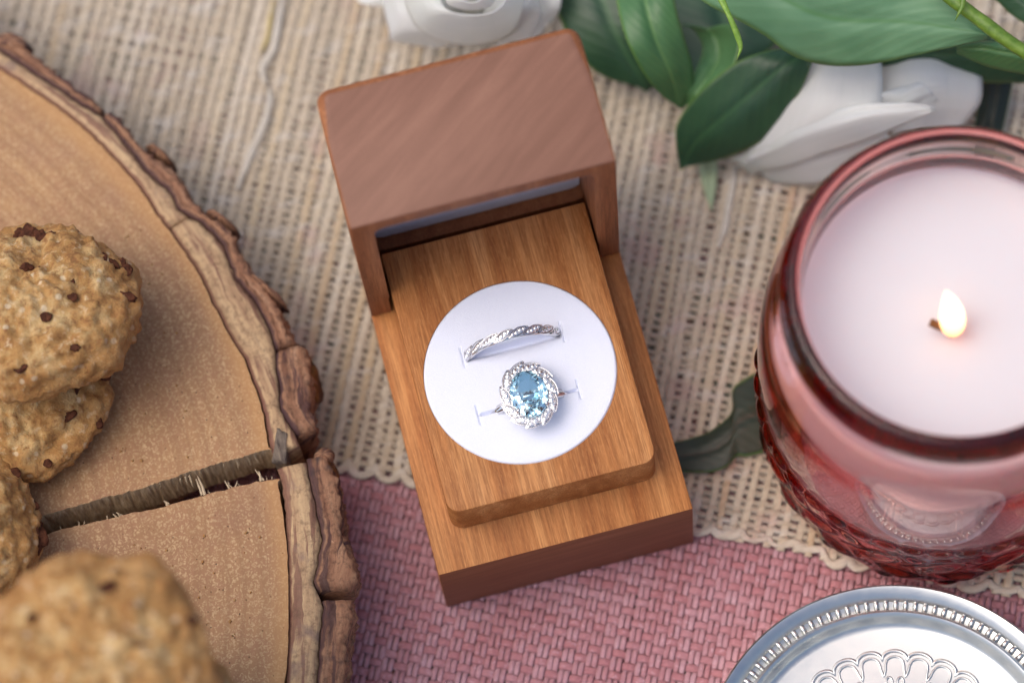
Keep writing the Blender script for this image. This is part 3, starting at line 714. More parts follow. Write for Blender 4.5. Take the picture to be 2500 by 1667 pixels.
bark_strip('bark', ang_end + .01, ang(820, 1667) - .13 + 2 * PI, MAT_BARK, False, step=1.2)
bark_strip('inner_bark', ang(430, 545), ang_end, MAT_INNER, True)
bark_strip('inner_bark', ang(664, 1102), ang(432, 548), MAT_INNER, True)
bark_strip('inner_bark', ang(780, 1667) - .12, ang(702, 1135), MAT_INNER, True)
bark_strip('inner_bark', ang_end + .01, ang(780, 1667) - .13 + 2 * PI, MAT_INNER, True, step=1.2)
# bark scales, knobs and the notch stub
def lump(name, c, r, mat, parent, seed, amp=.18, n=28, freq=.35, loc=None, rot=None):
    u = np.linspace(0.0005, PI - .0005, n // 2 + 4); w = np.arange(n) / n * 2 * PI
    D = np.stack([np.sin(u)[:, None] * np.cos(w), np.sin(u)[:, None] * np.sin(w), np.cos(u)[:, None] + 0 * w], -1)
    d = 1 + amp * fbm(D * np.mean(r) * freq + seed * 3.1, 3, seed); P = D * d[..., None] * np.array(r)
    if rot is not None: P = P @ np.array(Matrix.Rotation(rot, 3, 'Z')).T
    V, F = grid(P + np.array(c), False, True); nv = len(V)
    return obj(name, V, F, mat, parent, loc if loc is not None else c, uv=np.stack([np.repeat(u, n) * 6, np.tile(w, len(u)) * 4], -1))
MAT_KNOB = m_bark('bark_knob', [(.25, (.10, .035, .006)), (.5, (.24, .095, .016)), (.75, (.34, .15, .035))], (.05, .02, .012), (.06, .035, .03))
lump('bark_knob', at(742, 925, 15), (3.2, 6.0, 7.5), MAT_KNOB, sl, 3, rot=.1)
lump('bark_knob', at(792, 1118, 20), (2.0, 1.9, 3.2), MAT_BARK, sl, 4)
lump('bark_knob', at(806, 1155, 17), (1.6, 2.4, 5.0), MAT_KNOB, sl, 5)
lump('bark_knob', at(835, 1352, 18), (2.4, 4.5, 5.5), MAT_BARK, sl, 6, rot=.2)
lump('bark_knob', at(32, 108, 22), (4.0, 1.8, 3.5), MAT_BARK, sl, 8, rot=-.6)
lump('bark_knob', at(396, 392, 18), (4.2, .9, 6), MAT_BARK, sl, 9, rot=-.9)
lump('bark_knob', at(545, 552, 19), (4.2, .9, 6), MAT_BARK, sl, 10, rot=-.85)
lump('bark_knob', at(650, 715, 19), (5.5, .9, 6), MAT_BARK, sl, 12, rot=-.95)
# grey stub of inner bark beside the split
P0 = [at(u, v, ZT + .3) for u, v in [(676, 1042), (700, 1060), (697, 1128), (664, 1124)]]
P1 = [at(u, v, ZT + .3) * [1, 1, 0] + [0, 0, ZT - 9] for u, v in [(676, 1042), (700, 1060), (699, 1128), (668, 1124)]]
V = np.array(P0 + P1); bm = bmesh.new(); vs = [bm.verts.new(v) for v in V]
for f in [(0, 3, 2, 1), (4, 5, 6, 7), (0, 1, 5, 4), (1, 2, 6, 5), (2, 3, 7, 6), (3, 0, 4, 7)]: bm.faces.new([vs[i] for i in f])
bmesh.ops.recalc_face_normals(bm, faces=bm.faces); bmesh.ops.subdivide_edges(bm, edges=bm.edges[:], cuts=7, use_grid_fill=True)
for v in bm.verts: v.co += Vector((.3, .3, .35)) * float(fbm(np.array([v.co]) * .7, 2, 7)[0])
t = NT('grey_inner_bark'); f = t.noise(t.coord(scale=(1.2, .25, 1)), 1.3, 5, .7); t.set(Base__Color=t.ramp(f, [(.3, (.07, .055, .045)), (.5, (.17, .13, .10)), (.7, (.30, .24, .17))]), Roughness=.85); t.bump(f, .8, .0005)
link('bark_stub', bm_mesh('bark_stub', bm, (CX, CY, 0)), t.m, sl, (CX, CY, 0))
# splinters standing in the split
SPL = [((560, 1192), (548, 1172), .30), ((567, 1190), (556, 1174), .2), ((574, 1189), (580, 1173), .22), ((586, 1186), (579, 1180), .15), ((637, 1174), (632, 1150), .5), ((644, 1172), (622, 1145), .35), ((652, 1171), (650, 1163), .15), ((664, 1169), (660, 1163), .15), ((500, 1208), (482, 1162), .5), ((493, 1208), (478, 1168), .4), ((513, 1203), (508, 1196), .2), ((408, 1233), (400, 1222), .5), ((412, 1231), (404, 1224), .3), ((285, 1262), (276, 1253), .25), ((292, 1260), (283, 1250), .28), ((300, 1259), (292, 1254), .35), ((262, 1267), (262, 1258), .2), ((205, 1279), (206, 1270), .18), ((192, 1283), (190, 1272), .18), ((150, 1292), (146, 1283), .18), ((575, 1120), (582, 1146), .22), ((583, 1118), (576, 1134), .2), ((545, 1128), (548, 1146), .18), ((440, 1168), (444, 1184), .25), ((452, 1164), (460, 1186), .28), ((462, 1160), (472, 1190), .3), ((390, 1180), (388, 1192), .3), ((282, 1212), (282, 1220), .2), ((620, 1108), (632, 1130), .2), ((600, 1112), (612, 1136), .18)]
for (u0, v0), (u1, v1), r in SPL:
    lower = v0 > v1
    A = at(u0, v0, ZT - .6); B = at(u1, v1, ZT - (.1 if lower else 3.0)); mid_ = (A + B) / 2 + rng.normal(0, .15, 3)
    V, F = fix_tri(*tube([A, mid_, B], [r * .62, r * .5, r * .16], [r * .4, r * .35, r * .12], 5)); obj('splinter', V, F, MAT_SPLINTER, sl, A, smooth=False)

# ------------------------------------------------------------------ cookies
def cookie(c, R, T, seed, tilt=(0, 0), label='', group='chocolate chip cookies piled on the wood slice', chips=(), n=(150, 84)):
    c = np.array(c, float)
    root = thing('cookie', label, 'cookie', c - [0, 0, T * .5], group)
    w = np.arange(n[0]) / n[0] * 2 * PI
    ee = np.linspace(-1, 1, n[1]); cu_ = 1 - .998 * np.abs(ee) ** 1.6; su = np.sign(ee) * (1 - cu_ ** 3.0) ** .46
    D = np.stack([cu_[:, None] * np.cos(w) * R, cu_[:, None] * np.sin(w) * R, (T * .5 * su)[:, None] + 0 * w], -1)
    D[..., 2] += T * .16 * (1 - (np.hypot(D[..., 0], D[..., 1]) / R) ** 2) * np.clip(su, 0, 1)[:, None]
    nr = D / np.array([R, R, T * .5]) ** 1.3; nr /= np.linalg.norm(nr, axis=-1)[..., None]
    d = 1.5 * fbm(D / 8.5 + seed * 5.3, 2, seed) + 1.35 * np.abs(vnoise(D / 2.6 + seed, seed + 5)) + .62 * fbm(D / 1.4 + seed, 2, seed + 9) - .4
    Rm = np.array(Matrix.Rotation(tilt[0], 3, 'X') @ Matrix.Rotation(tilt[1], 3, 'Y'))
    V, F = grid((D + nr * d[..., None]) @ Rm.T + c, False, True); F = F[:, ::-1]
    obj('dough', V, F, MAT_COOKIE, root)
    for q, (fx, fy, fz_, rx, ry, rz) in enumerate(chips):
        zt = T * .5 * (1 - min(.98, (fx ** 2 + fy ** 2))) ** .35 + T * .12 * (1 - fx ** 2 - fy ** 2) if fz_ is None else fz_
        p = Rm @ np.array([fx * R, fy * R, zt - .15]) + c
        lump('chocolate_chip', p, (rx, ry, rz * .5), MAT_CHIP, root, seed * 10 + q, .62, 24, .9, rot=rng.uniform(0, PI))
    return root
def cookie_rnd(k, seed):
    r = np.random.default_rng(seed); out = []
    for _ in range(k):
        a, m = r.uniform(0, 2 * PI), r.uniform(.1, .95) ** .6; out.append((m * math.cos(a), m * math.sin(a), None, r.uniform(.5, 1.5), r.uniform(.5, 1.2), .9))
    return out
pA, pB = at(95, 775, 41), at(25, 945, 30)
def rel(pxs, c, R, z):
    out = []
    for (u, v, rx, ry) in pxs:
        q = (at(u, v, z) - c) / R; q = q * min(1, .90 / math.hypot(q[0], q[1])); out.append((q[0], q[1], None, rx, ry, 1.0))
    return out
cookie(pB, 20, 11, 21, (0, .02), 'lower cookie under the rugged one, just above the split in the wood', chips=[(.75, -.62, None, 1.2, 1.0, 1.2), (.2, -.9, None, 1, .8, .9)] + cookie_rnd(6, 4))
cookie(pA + np.array([-.3, .9, 0.5]), 20.3, 17, 22, (-.46, .06), 'rugged cookie with red brown chunks lying on another cookie at the left edge',
       chips=rel([(48, 582, 1.6, 1.9), (75, 585, 1.9, 1.7), (100, 600, 1.6, .9), (125, 604, 1.3, .7), (280, 676, 1.9, .8), (262, 684, 1.5, .7), (302, 668, 1.2, 1.0), (372, 775, 1.2, 2.2), (62, 730, 1.2, .6), (75, 738, .9, .9), (200, 770, 1.1, .6), (145, 878, .9, .9), (222, 952, 1.1, .7), (90, 732, .8, .5), (115, 742, .7, .5)], pA, 20.8, 46) + cookie_rnd(5, 9))
pC = at(225, 1650, 88)
pD = at(-155, 1300, 36)
cookie(pD, 19.5, 15, 23, (-.15, .2), 'rough crusted cookie between the split in the wood and the blurred front cookie', chips=[(.93, -.25, 1.5, 1.6, 3.0, 2.2), (.96, .1, 2.0, .8, 1.4, 1.0), (.85, .4, None, .9, .9, .9)] + cookie_rnd(4, 14))
cookie(pC, 21.8, 13, 24, (.04, -.03), 'blurred cookie nearest the camera, on top of the tall front stack',
       chips=rel([(255, 1432, 1.0, 2.0), (352, 1418, 1.9, 1.1), (255, 1600, 1.5, 2.0), (270, 1630, 1.4, 1.1), (340, 1578, 1.3, .8), (212, 1410, .7, .7), (165, 1655, 1.2, 1.2), (395, 1650, 1.0, 1.0), (470, 1500, .8, .7), (80, 1500, .9, .6)], pC, 21.8, 95) + cookie_rnd(4, 30), n=(140, 80))
for q in range(4):
    cookie(pC + np.array([(-1.6, 1.0, -2.0, -.5)[q], (-1.5, -2.5, -1.0, -2.5)[q], -13.6 * (q + 1)]), 20.3, 13, 25 + q, (0, 0), 'cookie of the front stack, %s below the blurred top cookie' % ('first', 'second', 'third', 'fourth')[q], chips=cookie_rnd(5, 50 + q), n=(100, 56))
r_ = np.random.default_rng(77); cr = []
for q in range(90):
    u_, v_ = (r_.uniform(260, 470), r_.uniform(560, 1130)) if q % 2 else (r_.uniform(150, 640), r_.uniform(1290, 1560))
    p = at(u_, v_, ZT + .05); rd = r_.uniform(.10, .34); w_ = np.arange(6) / 6 * 2 * PI; uu = np.array([0.01, .9, 1.9, 3.1])
    D = np.stack([np.sin(uu)[:, None] * np.cos(w_), np.sin(uu)[:, None] * np.sin(w_), np.cos(uu)[:, None] * .7 + 0 * w_], -1)
    cr.append(grid(p + rd * D * (1 + .35 * r_.standard_normal(D.shape[:2]))[..., None], False, True))
cr_o = obj('cookie_crumbs', *join(*cr), MAT_COOKIE, None, (0, 0, 0)); tag(cr_o, 'tiny cookie crumbs scattered over the cut face of the wood slice', 'crumbs', kind='stuff')

# ------------------------------------------------------------------ candle jar
JX, JY = 102.3, 11.1
jar = thing('jar_candle', 'lit white candle in an embossed rosy red glass jar at the right', 'candle', (JX, JY, 0))
outer = np.array([(0, .3), (20, .3), (29.0, .5), (31.6, 1.5), (33.2, 3.6), (34.1, 7), (34.45, 12), (34.6, 18), (34.65, 24), (34.7, 28.5), (34.9, 32), (35.2, 37), (35.35, 44), (35.2, 51), (34.8, 56), (34.0, 60.5), (32.9, 64.3), (31.8, 66.8), (31.1, 68.4), (30.85, 69.8), (31.1, 71.2), (31.7, 72.5), (31.95, 74.3), (31.8, 76.2), (31.2, 78), (30.5, 79.3), (29.6, 80.0), (28.8, 79.9), (28.2, 79.2), (27.95, 78)])
def densify(pr_, n):
    return smooth_line(np.c_[pr_, 0 * pr_[:, :1]], n)[:, :2]
po_ = densify(outer, 190); na = 560
aj = np.arange(na) / na * 2 * PI
Rg = np.repeat(po_[:, :1], na, 1); Zg = np.repeat(po_[:, 1:], na, 1); Ag = np.repeat(aj[None], len(po_), 0)
def gauss(x, w): return np.exp(-(x / w) ** 2)
disp = 1.35 * gauss(Zg - 28.8, 1.3) * (.35 + .65 * np.abs(np.sin(Ag * 21)) ** .55)                 # row of beads
disp += .55 * gauss(Zg - 25.6, .9) * (.3 + .7 * np.abs(np.sin(Ag * 33 + .6)))
def motif(ph0, z0, sx, sz, tilt, amp):
    dx = (np.mod(Ag - ph0 + PI, 2 * PI) - PI) * 33; dz = Zg - z0
    x2, z2 = dx * math.cos(tilt) + dz * math.sin(tilt), -dx * math.sin(tilt) + dz * math.cos(tilt)
    return amp * np.exp(-np.clip((x2 / sx) ** 2 + (z2 / sz) ** 2, 0, 30) ** 1.4)
for q in range(17):
    ph = q / 17 * 2 * PI
    disp += motif(ph, 17.5, 4.6, 2.0, .4, 1.0) + motif(ph + .12, 10.5, 3.6, 1.7, -.5, .9) + motif(ph + .2, 21.5, 2.6, 1.2, -.7, .75) + motif(ph + .05, 5.2, 2.6, 1.2, .6, .7) + motif(ph + .27, 14.5, 1.5, 1.5, 0, .75) + motif(ph + .1, 23.0, 1.4, .9, .5, .6)
disp *= (Zg < 34) * np.clip((Zg - 1.5) / 2, 0, 1)
disp += .05 * fbm(np.stack([np.cos(Ag) * 3, np.sin(Ag) * 3, Zg * .08], -1), 2, 3) * (Zg > 32) * (Zg < 66)
Rg = Rg + disp * (po_[:, 1:] < 68)
Po = np.stack([JX + Rg * np.cos(Ag), JY + Rg * np.sin(Ag), Zg], -1)
inner = densify(np.array([(27.95, 78), (27.8, 75), (27.5, 72), (27.4, 69.5), (27.6, 67), (28.8, 64), (30.2, 60.5), (31.3, 56), (31.7, 48), (31.6, 34), (31.2, 22), (30.2, 13), (28.2, 8), (24.5, 5.7), (0, 5.2)]), 80)[1:]
Pi = np.stack([JX + inner[:, :1] * np.cos(aj), JY + inner[:, :1] * np.sin(aj), np.repeat(inner[:, 1:], na, 1)], -1)
V, F = grid(np.concatenate([Po, Pi]), False, True); obj('glass_jar', V, F[:, ::-1], MAT_GLASS, jar)
WZ = 62.3
wp = densify(np.array([(0, WZ), (10, WZ), (20, WZ + .05), (26.5, WZ + .1), (28.3, WZ + .35), (29.1, WZ + .75), (29.5, WZ - .2), (30.2, 60), (31.05, 56), (31.45, 48), (31.35, 34), (30.95, 22), (30.0, 13.2), (28.0, 8.3), (24.4, 6.0), (0, 5.6)]), 100)
ax = np.arange(180) / 180 * 2 * PI
Zw = np.repeat(wp[:, 1:], 180, 1); Rw = np.repeat(wp[:, :1], 180, 1)
Zw = Zw + .12 * fbm(np.stack([Rw * np.cos(ax) * .08, Rw * np.sin(ax) * .08, Zw * .02], -1), 2, 8) * (Rw < 26) * (Zw > 61)
V, F = grid(np.stack([JX + Rw * np.cos(ax), JY + Rw * np.sin(ax), Zw], -1), False, True); obj('wax', V, F[::, ::1], MAT_WAX, jar)
B0 = at(2322, 814, WZ)
tube_obj('wick', [B0 + [0, 0, -1], B0 + [-.1, 0, 1.0], at(2312, 804, WZ + 2.2), at(2292, 796, WZ + 3.0), at(2270, 786, WZ + 3.2)], [.75, .75, .75, .78, .8], MAT_WICK, jar, k=10)
f0 = at(2325, 813, WZ + 1.2); tipf = at(2309, 710, WZ + 15); tt = np.linspace(0, 1, 26)
mid_f = f0 * .52 + tipf * .48 + np.array([.9, 0, 0])
path = (1 - tt)[:, None] ** 2 * f0 + (2 * tt * (1 - tt))[:, None] * mid_f + (tt ** 2)[:, None] * tipf
V, F = fix_tri(*tube(path, 2.35 * np.clip(np.sin(PI * np.clip(tt, .012, 1) ** .62), .0, 1) ** .85 + .03, None, 20, up=(1, 0, 0)))
fo = obj('flame', V, F, MAT_FLAME, jar, f0)

# ------------------------------------------------------------------ tin lid
LX, LY = 74.1, -57.0
tl = thing('tin_lid', 'round silver tin lid with ridged rim and embossed scallop flower', 'lid', (LX, LY, 0))
prof = [(0, 8.6), (10, 8.6), (20, 8.6), (28.6, 8.6), (29.4, 8.75), (30.0, 9.3), (30.6, 10.6), (31.0, 11.3), (31.5, 11.6), (32.0, 11.3), (32.3, 10.4), (32.5, 9.6), (33.9, 10.2), (34.2, 10.9), (35.2, 11.6), (36.0, 12.1), (36.45, 12.25), (36.8, 12.0), (36.85, 11.4), (36.6, 10.8), (36.4, 5), (36.4, 1.2), (36.7, .8), (36.4, .4), (35.9, .8), (35.9, 9.6), (28, 8.0), (0, 8.0)]
V, F = lathe(prof, (LX, LY), 220); o = obj('lid_plate', V, F, MAT_TIN, tl); auto_smooth(o, 40)
parts = []
for q in range(112):                                           # milled ridge
    a = q / 112 * 2 * PI; ca, sa = math.cos(a), math.sin(a)
    parts.append(tube([(LX + r * ca, LY + r * sa, z) for r, z in ((32.4, 9.7), (32.75, 10.15), (33.3, 10.35), (33.8, 10.25), (34.1, 10.1))], .50, .32, 6, caps=False))
V, F = join(*parts); o = obj('milled_ridge', V, F, MAT_TIN, tl); o['kind'] = 'stuff'
def emb(pts, r=.33): return tube(np.array([(LX + x, LY + y, 8.62) for x, y in pts]), r, .42, 7, caps=False)
NS = 30; outr, innr, hearts = [], [], []
for q in range(NS):
    a0 = (q + .2) / NS * 2 * PI
    def pol(r, da): return (r * math.cos(a0 + da), r * math.sin(a0 + da))
    w = PI / NS
    s_ = np.linspace(-1, 1, 21)
    outr += [pol(22.9 + 1.75 * math.sqrt(max(0, 1 - s * s)), w * s) for s in s_[:-1]]
    lob = [pol(19.6, -w * .98)] + [pol(19.9 + (1.2) * k, -w * (.93 - .13 * k)) for k in (.3, .7, 1.0)]
    lob += [pol(21.8 + 1.7 * math.sqrt(max(0, 1 - s * s)), w * .78 * s) for s in np.linspace(-1, 1, 13)]
    lob += [pol(19.9 + (1.2) * k, w * (.93 - .13 * k)) for k in (1.0, .7, .3)]
    innr += lob
    if q % 2 == 0:
        hp = []
        for sg in (-1, 1):
            lp = [pol(17.4 + .0, 0)] + [pol(18.5 + 1.0 * math.sin(k), sg * (.045 + .032 * math.cos(k) * -1 + .012)) for k in np.linspace(-1.2, 3.6, 12)] + [pol(17.4, 0)]
            hearts.append(emb(lp, .26))
    else:
        hearts.append(emb([pol(16.6 + 1.1 * math.sqrt(max(0, 1 - s * s)), w * .95 * s) for s in np.linspace(-1, 1, 13)], .26))
outr.append(outr[0]); innr.append(innr[0])
for nm, vf in (('scallop_emboss', emb(outr, .40)), ('petal_emboss', emb(innr, .28)), ('heart_emboss', join(*hearts))): obj(nm, *vf, MAT_TIN, tl)

# ------------------------------------------------------------------ leaves, stems, roses
def patch(A, B, nu=36, nv=15, bulge=2.0, wave=.6, seed=0, curl=0.0):
    "surface between two edge lines given as (u, v, z) photograph pixels and height"
    A = smooth_line([at(*a) for a in A], nu); B = smooth_line([at(*b) for b in B], nu)
    t_ = np.linspace(0, 1, nv); P = A[:, None] * (1 - t_)[None, :, None] + B[:, None] * t_[None, :, None]
    s_ = np.linspace(0, 1, nu); wid = np.linalg.norm(A - B, axis=1); wid = wid / wid.max()
    P[..., 2] += bulge * (np.abs(2 * t_ - 1) ** 1.5 - 1)[None] * -1 * wid[:, None] * (1 - curl)
    P[..., 2] -= .9 * np.exp(-((t_ - .5) / .07) ** 2)[None] * wid[:, None] * (1 if curl == 0 else 0)
    P[..., 2] += (.45 * wave * vnoise(np.stack([s_[:, None] * 1.2 + 0 * t_, 0 * s_[:, None] + t_ * 7, 0 * s_[:, None] + 0 * t_ + seed * 3], -1), seed + 40) if curl else 0)
    P[..., 2] += wave * fbm(np.stack([s_[:, None] * 3 + 0 * t_, 0 * s_[:, None] + t_ * 2, 0 * s_[:, None] + 0 * t_ + seed], -1), 2, seed)
    uv = np.stack([np.broadcast_to(s_[:, None], (nu, nv)), np.broadcast_to(t_[None], (nu, nv))], -1).reshape(-1, 2)
    return P, uv
def leaf(parent, A, B, mat, th=.28, name='leaf', **kw):
    P, uv = patch(A, B, **kw); V, F = sheet(P, th); return obj(name, V, F, mat, parent, uv=np.vstack([uv, uv]))
lf = thing('rose_foliage', 'cut green stem with broad rose leaves lying behind the ring box', 'foliage', at(1900, 60, 0))
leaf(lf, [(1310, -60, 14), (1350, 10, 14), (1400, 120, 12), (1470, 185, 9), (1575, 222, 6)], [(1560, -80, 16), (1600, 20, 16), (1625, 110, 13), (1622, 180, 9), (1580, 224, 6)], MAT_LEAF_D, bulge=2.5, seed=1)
leaf(lf, [(1500, -60, 26), (1508, 20, 29), (1532, 105, 29), (1572, 180, 25), (1615, 235, 19), (1655, 262, 15)], [(1640, -60, 30), (1650, 20, 30), (1672, 100, 26), (1690, 160, 22), (1690, 215, 18), (1660, 263, 15)], MAT_LEAF, bulge=2.2, seed=2)
leaf(lf, [(1665, 60, 20), (1690, 70, 18), (1715, 110, 17), (1705, 160, 18), (1680, 215, 18), (1655, 258, 14)], [(1790, 60, 24), (1805, 100, 24), (1795, 150, 23), (1770, 185, 21), (1725, 230, 18), (1660, 264, 14)], MAT_LEAF, bulge=-1.0, seed=12)
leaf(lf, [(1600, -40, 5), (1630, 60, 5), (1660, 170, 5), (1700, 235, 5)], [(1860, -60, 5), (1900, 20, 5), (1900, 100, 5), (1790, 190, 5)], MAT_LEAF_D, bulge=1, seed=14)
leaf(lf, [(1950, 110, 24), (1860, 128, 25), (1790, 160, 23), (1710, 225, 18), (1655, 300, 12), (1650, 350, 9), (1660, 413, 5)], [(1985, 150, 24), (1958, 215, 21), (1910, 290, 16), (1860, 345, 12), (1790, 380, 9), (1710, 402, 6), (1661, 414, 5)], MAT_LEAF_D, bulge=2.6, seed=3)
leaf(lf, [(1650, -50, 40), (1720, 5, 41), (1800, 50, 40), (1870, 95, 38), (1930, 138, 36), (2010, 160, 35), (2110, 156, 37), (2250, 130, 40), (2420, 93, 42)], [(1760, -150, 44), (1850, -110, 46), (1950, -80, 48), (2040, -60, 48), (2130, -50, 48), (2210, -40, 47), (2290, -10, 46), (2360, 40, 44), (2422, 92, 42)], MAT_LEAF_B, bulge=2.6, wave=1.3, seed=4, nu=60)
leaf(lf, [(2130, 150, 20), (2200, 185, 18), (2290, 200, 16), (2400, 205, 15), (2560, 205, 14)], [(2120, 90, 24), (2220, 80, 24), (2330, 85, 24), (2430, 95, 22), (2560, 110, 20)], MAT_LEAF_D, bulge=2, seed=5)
leaf(lf, [(2335, 128, 34), (2380, 150, 34), (2440, 170, 33), (2560, 190, 32)], [(2335, 112, 35), (2390, 98, 38), (2450, 105, 38), (2560, 130, 37)], MAT_LEAF, bulge=2.5, seed=6)
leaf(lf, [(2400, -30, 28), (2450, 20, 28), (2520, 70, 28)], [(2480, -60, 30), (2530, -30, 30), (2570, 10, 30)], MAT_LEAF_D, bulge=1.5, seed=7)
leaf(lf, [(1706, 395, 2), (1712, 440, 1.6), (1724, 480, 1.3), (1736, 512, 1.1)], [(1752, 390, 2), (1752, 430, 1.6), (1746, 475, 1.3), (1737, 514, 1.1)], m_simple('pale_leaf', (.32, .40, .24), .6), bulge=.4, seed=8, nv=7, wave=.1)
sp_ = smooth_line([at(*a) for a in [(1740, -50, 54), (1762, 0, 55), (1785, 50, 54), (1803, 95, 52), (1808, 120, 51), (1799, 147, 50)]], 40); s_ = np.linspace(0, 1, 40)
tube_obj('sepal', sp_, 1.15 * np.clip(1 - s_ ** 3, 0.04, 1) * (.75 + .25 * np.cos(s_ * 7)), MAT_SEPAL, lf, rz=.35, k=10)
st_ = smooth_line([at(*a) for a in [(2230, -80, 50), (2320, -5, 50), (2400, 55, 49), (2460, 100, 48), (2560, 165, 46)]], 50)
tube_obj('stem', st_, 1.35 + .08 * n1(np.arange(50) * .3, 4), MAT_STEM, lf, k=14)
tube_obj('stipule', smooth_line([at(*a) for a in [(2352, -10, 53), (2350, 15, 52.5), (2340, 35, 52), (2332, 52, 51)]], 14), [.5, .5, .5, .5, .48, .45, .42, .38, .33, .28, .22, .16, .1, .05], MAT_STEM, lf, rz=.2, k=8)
leaf(lf, [(2385, 170, 9), (2388, 230, 6), (2380, 300, 4), (2370, 350, 2)], [(2480, 165, 9), (2468, 230, 6), (2455, 290, 4), (2440, 350, 2)], MAT_GAP_SHADE, bulge=1.5, seed=17, wave=.3)  # dark sheet standing in for the shaded gap beside the jar, not a leaf

fl_ = thing('fallen_leaf', 'dark dull leaf lying on the runner between ring box and candle jar', 'leaf', at(1760, 1060, 0))
leaf(fl_, [(1625, 1085, 1.0), (1695, 1066, 1.4), (1741, 1046, 1.8), (1786, 1004, 2.0), (1788, 952, 2.0), (1812, 928, 1.8), (1860, 905, 1.4), (1940, 890, 1)], [(1620, 1150, 1.0), (1671, 1152, 1.5), (1735, 1152, 1.9), (1775, 1138, 2.2), (1800, 1112, 2.2), (1830, 1111, 2), (1880, 1095, 1.6), (1950, 1050, 1)], MAT_LEAF_F, bulge=1.0, seed=9, wave=.3, nu=60)

def petal(parent, A, B, bulge, seed, th=.22, wave=1.0, **kw):
    return leaf(parent, A, B, MAT_PETAL, th, 'petal', bulge=bulge, seed=seed, wave=wave, curl=1e-6, **kw)
ra = thing('white_rose', 'white rose in bloom behind the lid of the ring box', 'rose', at(1120, -40, 0))
RC = at(1135, -22, 30)
def rose_petal(parent, c, a0, span, r0, r1, z0, z1, flare, seed, nu=22, nv=34, th=.2):
    "petal wrapped round the rose's axis: nv around, nu from base to rim"
    s_ = np.linspace(0, 1, nu); t_ = np.linspace(-1, 1, nv); shape = np.sqrt(np.clip(1 - .38 * np.abs(t_) ** 3.2, 0, 1))
    r = r0 + (r1 - r0) * s_[:, None] ** 1.15 * shape[None] + flare * np.clip(s_[:, None] - .72, 0, 1) ** 2 * 10
    z = z0 + (z1 - z0) * np.sin(s_ * PI / 2)[:, None] * shape[None] - flare * np.clip(s_[:, None] - .8, 0, 1) ** 2 * 22
    an = a0 + span * t_[None] * (.55 + .45 * np.sin(PI * np.clip(s_, 0, 1) * .62 + .2))[:, None]
    P = np.stack([c[0] + r * np.cos(an), c[1] + r * np.sin(an), z + 0 * an], -1)
    P += .75 * np.stack([fbm(np.stack([s_[:, None] * 2.4 + 0 * an, t_[None] * 2 + 0 * an, 0 * an + seed + q * 7], -1), 2, seed) for q in range(3)], -1) * s_[:, None, None]
    uv = np.stack([np.broadcast_to(s_[:, None], (nu, nv)), np.broadcast_to(t_[None] * .5 + .5, (nu, nv))], -1).reshape(-1, 2)
    V, F = sheet(P, th); return obj('petal', V, F, MAT_PETAL, parent, uv=np.vstack([uv, uv]))
dn = math.atan2(CAM_R[1][1], CAM_R[1][0])                     # direction that points down in the picture
for a0, span, r1, z1, fl0, sd_ in ((dn + 2.6, .9, 11, 31, .6, 5), (dn - 2.5, .9, 11, 31, .6, 6), (dn + 1.9, .7, 9.5, 33, .6, 3), (dn - 1.9, .7, 9.5, 33, .6, 2), (dn + 2.9, 1.0, 6.5, 37, .4, 9)):
    rose_petal(ra, RC, a0, span, 1.2, r1, 6, z1, fl0, sd_)
petal(ra, [(982, -40, 27), (992, 20, 28), (1022, 72, 26), (1085, 106, 22), (1160, 116, 20), (1235, 96, 21), (1285, 48, 23), (1300, -20, 25)], [(1072, -30, 36), (1080, 8, 36.5), (1100, 26, 36.5), (1135, 36, 36), (1170, 38, 36), (1205, 30, 36), (1230, 8, 36), (1238, -25, 36)], 3.2, 31, wave=.5, nu=60)
petal(ra, [(1082, -30, 36), (1088, 4, 37), (1112, 20, 37), (1150, 27, 37), (1188, 22, 37), (1208, 2, 37), (1214, -30, 37)], [(1108, -40, 40), (1114, -8, 40.5), (1132, 4, 41), (1152, 9, 41), (1172, 4, 41), (1186, -12, 40.5), (1190, -40, 40)], 1.0, 32, wave=.35)
petal(ra, [(1120, -30, 37), (1128, -6, 37), (1150, 0, 37), (1168, -8, 37), (1172, -30, 37)], [(1135, -40, 39), (1140, -22, 39), (1150, -18, 39), (1160, -22, 39), (1164, -40, 39)], .5, 33, wave=.2)
petal(ra, [(925, -30, 14), (938, 30, 16), (950, 78, 15), (958, 102, 12), (1015, 112, 11), (1070, 118, 11)], [(992, -40, 23), (1000, 20, 24), (1022, 60, 23), (1050, 85, 21), (1090, 105, 18), (1130, 118, 15)], 2.0, 34, wave=.6)
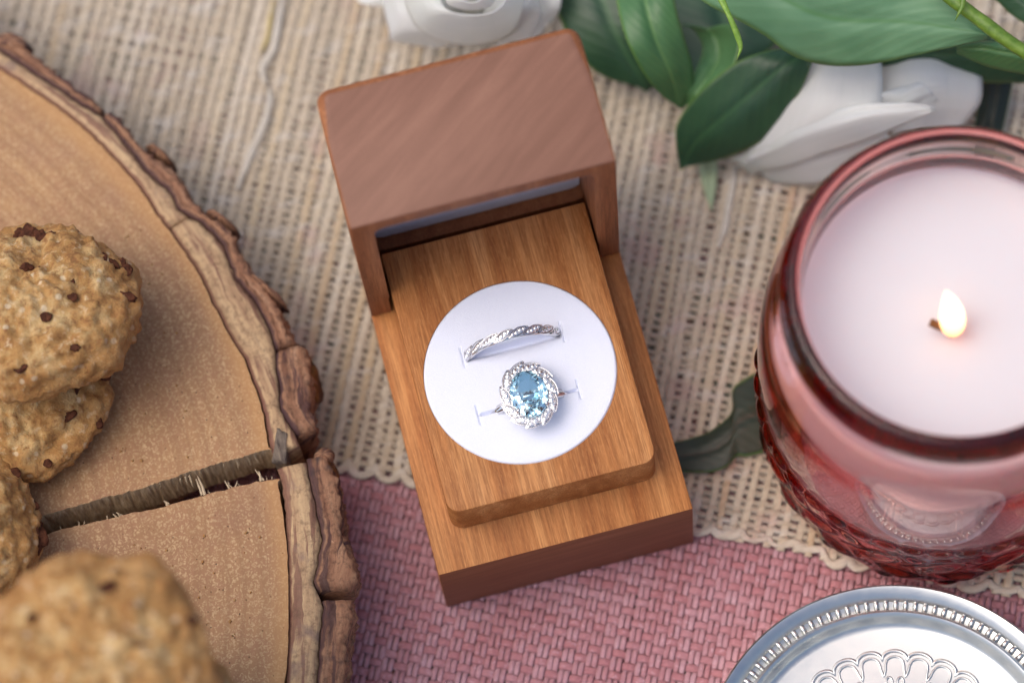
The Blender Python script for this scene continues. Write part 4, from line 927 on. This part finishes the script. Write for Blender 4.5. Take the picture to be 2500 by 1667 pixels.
petal(ra, [(1232, -10, 27), (1240, 40, 26), (1225, 85, 22), (1215, 115, 17)], [(1302, -40, 27), (1318, 10, 26), (1318, 50, 22), (1290, 105, 15)], 2.0, 35, wave=.8)
petal(ra, [(845, -60, 14), (872, 0, 15), (905, 18, 15), (945, 20, 14)], [(960, -90, 16), (985, -60, 17), (1000, -20, 16), (1000, 20, 14)], 1, 15)
petal(ra, [(1290, -60, 18), (1300, 20, 18), (1300, 60, 17), (1300, 110, 14)], [(1380, -60, 20), (1372, -10, 21), (1366, 22, 20), (1345, 60, 15)], 1.5, 16)
tube_obj('rose_stem', [RC * [1, 1, 0] + [2.6, 9.5, 1], RC * [1, 1, 0] + [1.6, 6.5, 3], RC * [1, 1, 0] + [.8, 3.5, 8]], [1.2, 1.4, 1.6], MAT_STEM, ra, up=(1, 0, 0), k=12)

rb = thing('white_rose', 'white rose lying on its side between green leaves and the candle jar', 'rose', at(2080, 300, 0))
petal(rb, [(1905, 130, 16), (1880, 230, 16), (1850, 310, 13), (1815, 400, 7)], [(2150, 130, 22), (2155, 200, 23), (2150, 270, 22), (2120, 320, 20)], 4.0, 21)
petal(rb, [(2150, 120, 18), (2145, 190, 20), (2155, 250, 20), (2180, 330, 16)], [(2390, 150, 16), (2398, 210, 16), (2390, 260, 15), (2340, 320, 12)], 3.5, 22)
petal(rb, [(1780, 395, 5), (1870, 350, 12), (1960, 300, 18), (2080, 265, 23), (2200, 252, 26), (2282, 262, 26)], [(1830, 425, 3), (1920, 412, 8), (2010, 380, 14), (2100, 345, 19), (2200, 305, 23), (2284, 275, 25)], 3.0, 23, wave=.9)
petal(rb, [(1790, 405, 3), (1860, 385, 7), (1960, 375, 11), (2060, 340, 15), (2160, 320, 17)], [(1880, 440, 1.8), (1950, 448, 3), (2030, 440, 6), (2110, 410, 9), (2190, 370, 12)], 2.5, 24)
petal(rb, [(1960, 300, 17), (2060, 270, 20), (2150, 230, 21), (2230, 200, 21)], [(2000, 345, 14), (2090, 320, 17), (2190, 290, 19), (2290, 250, 19)], 3.0, 25)
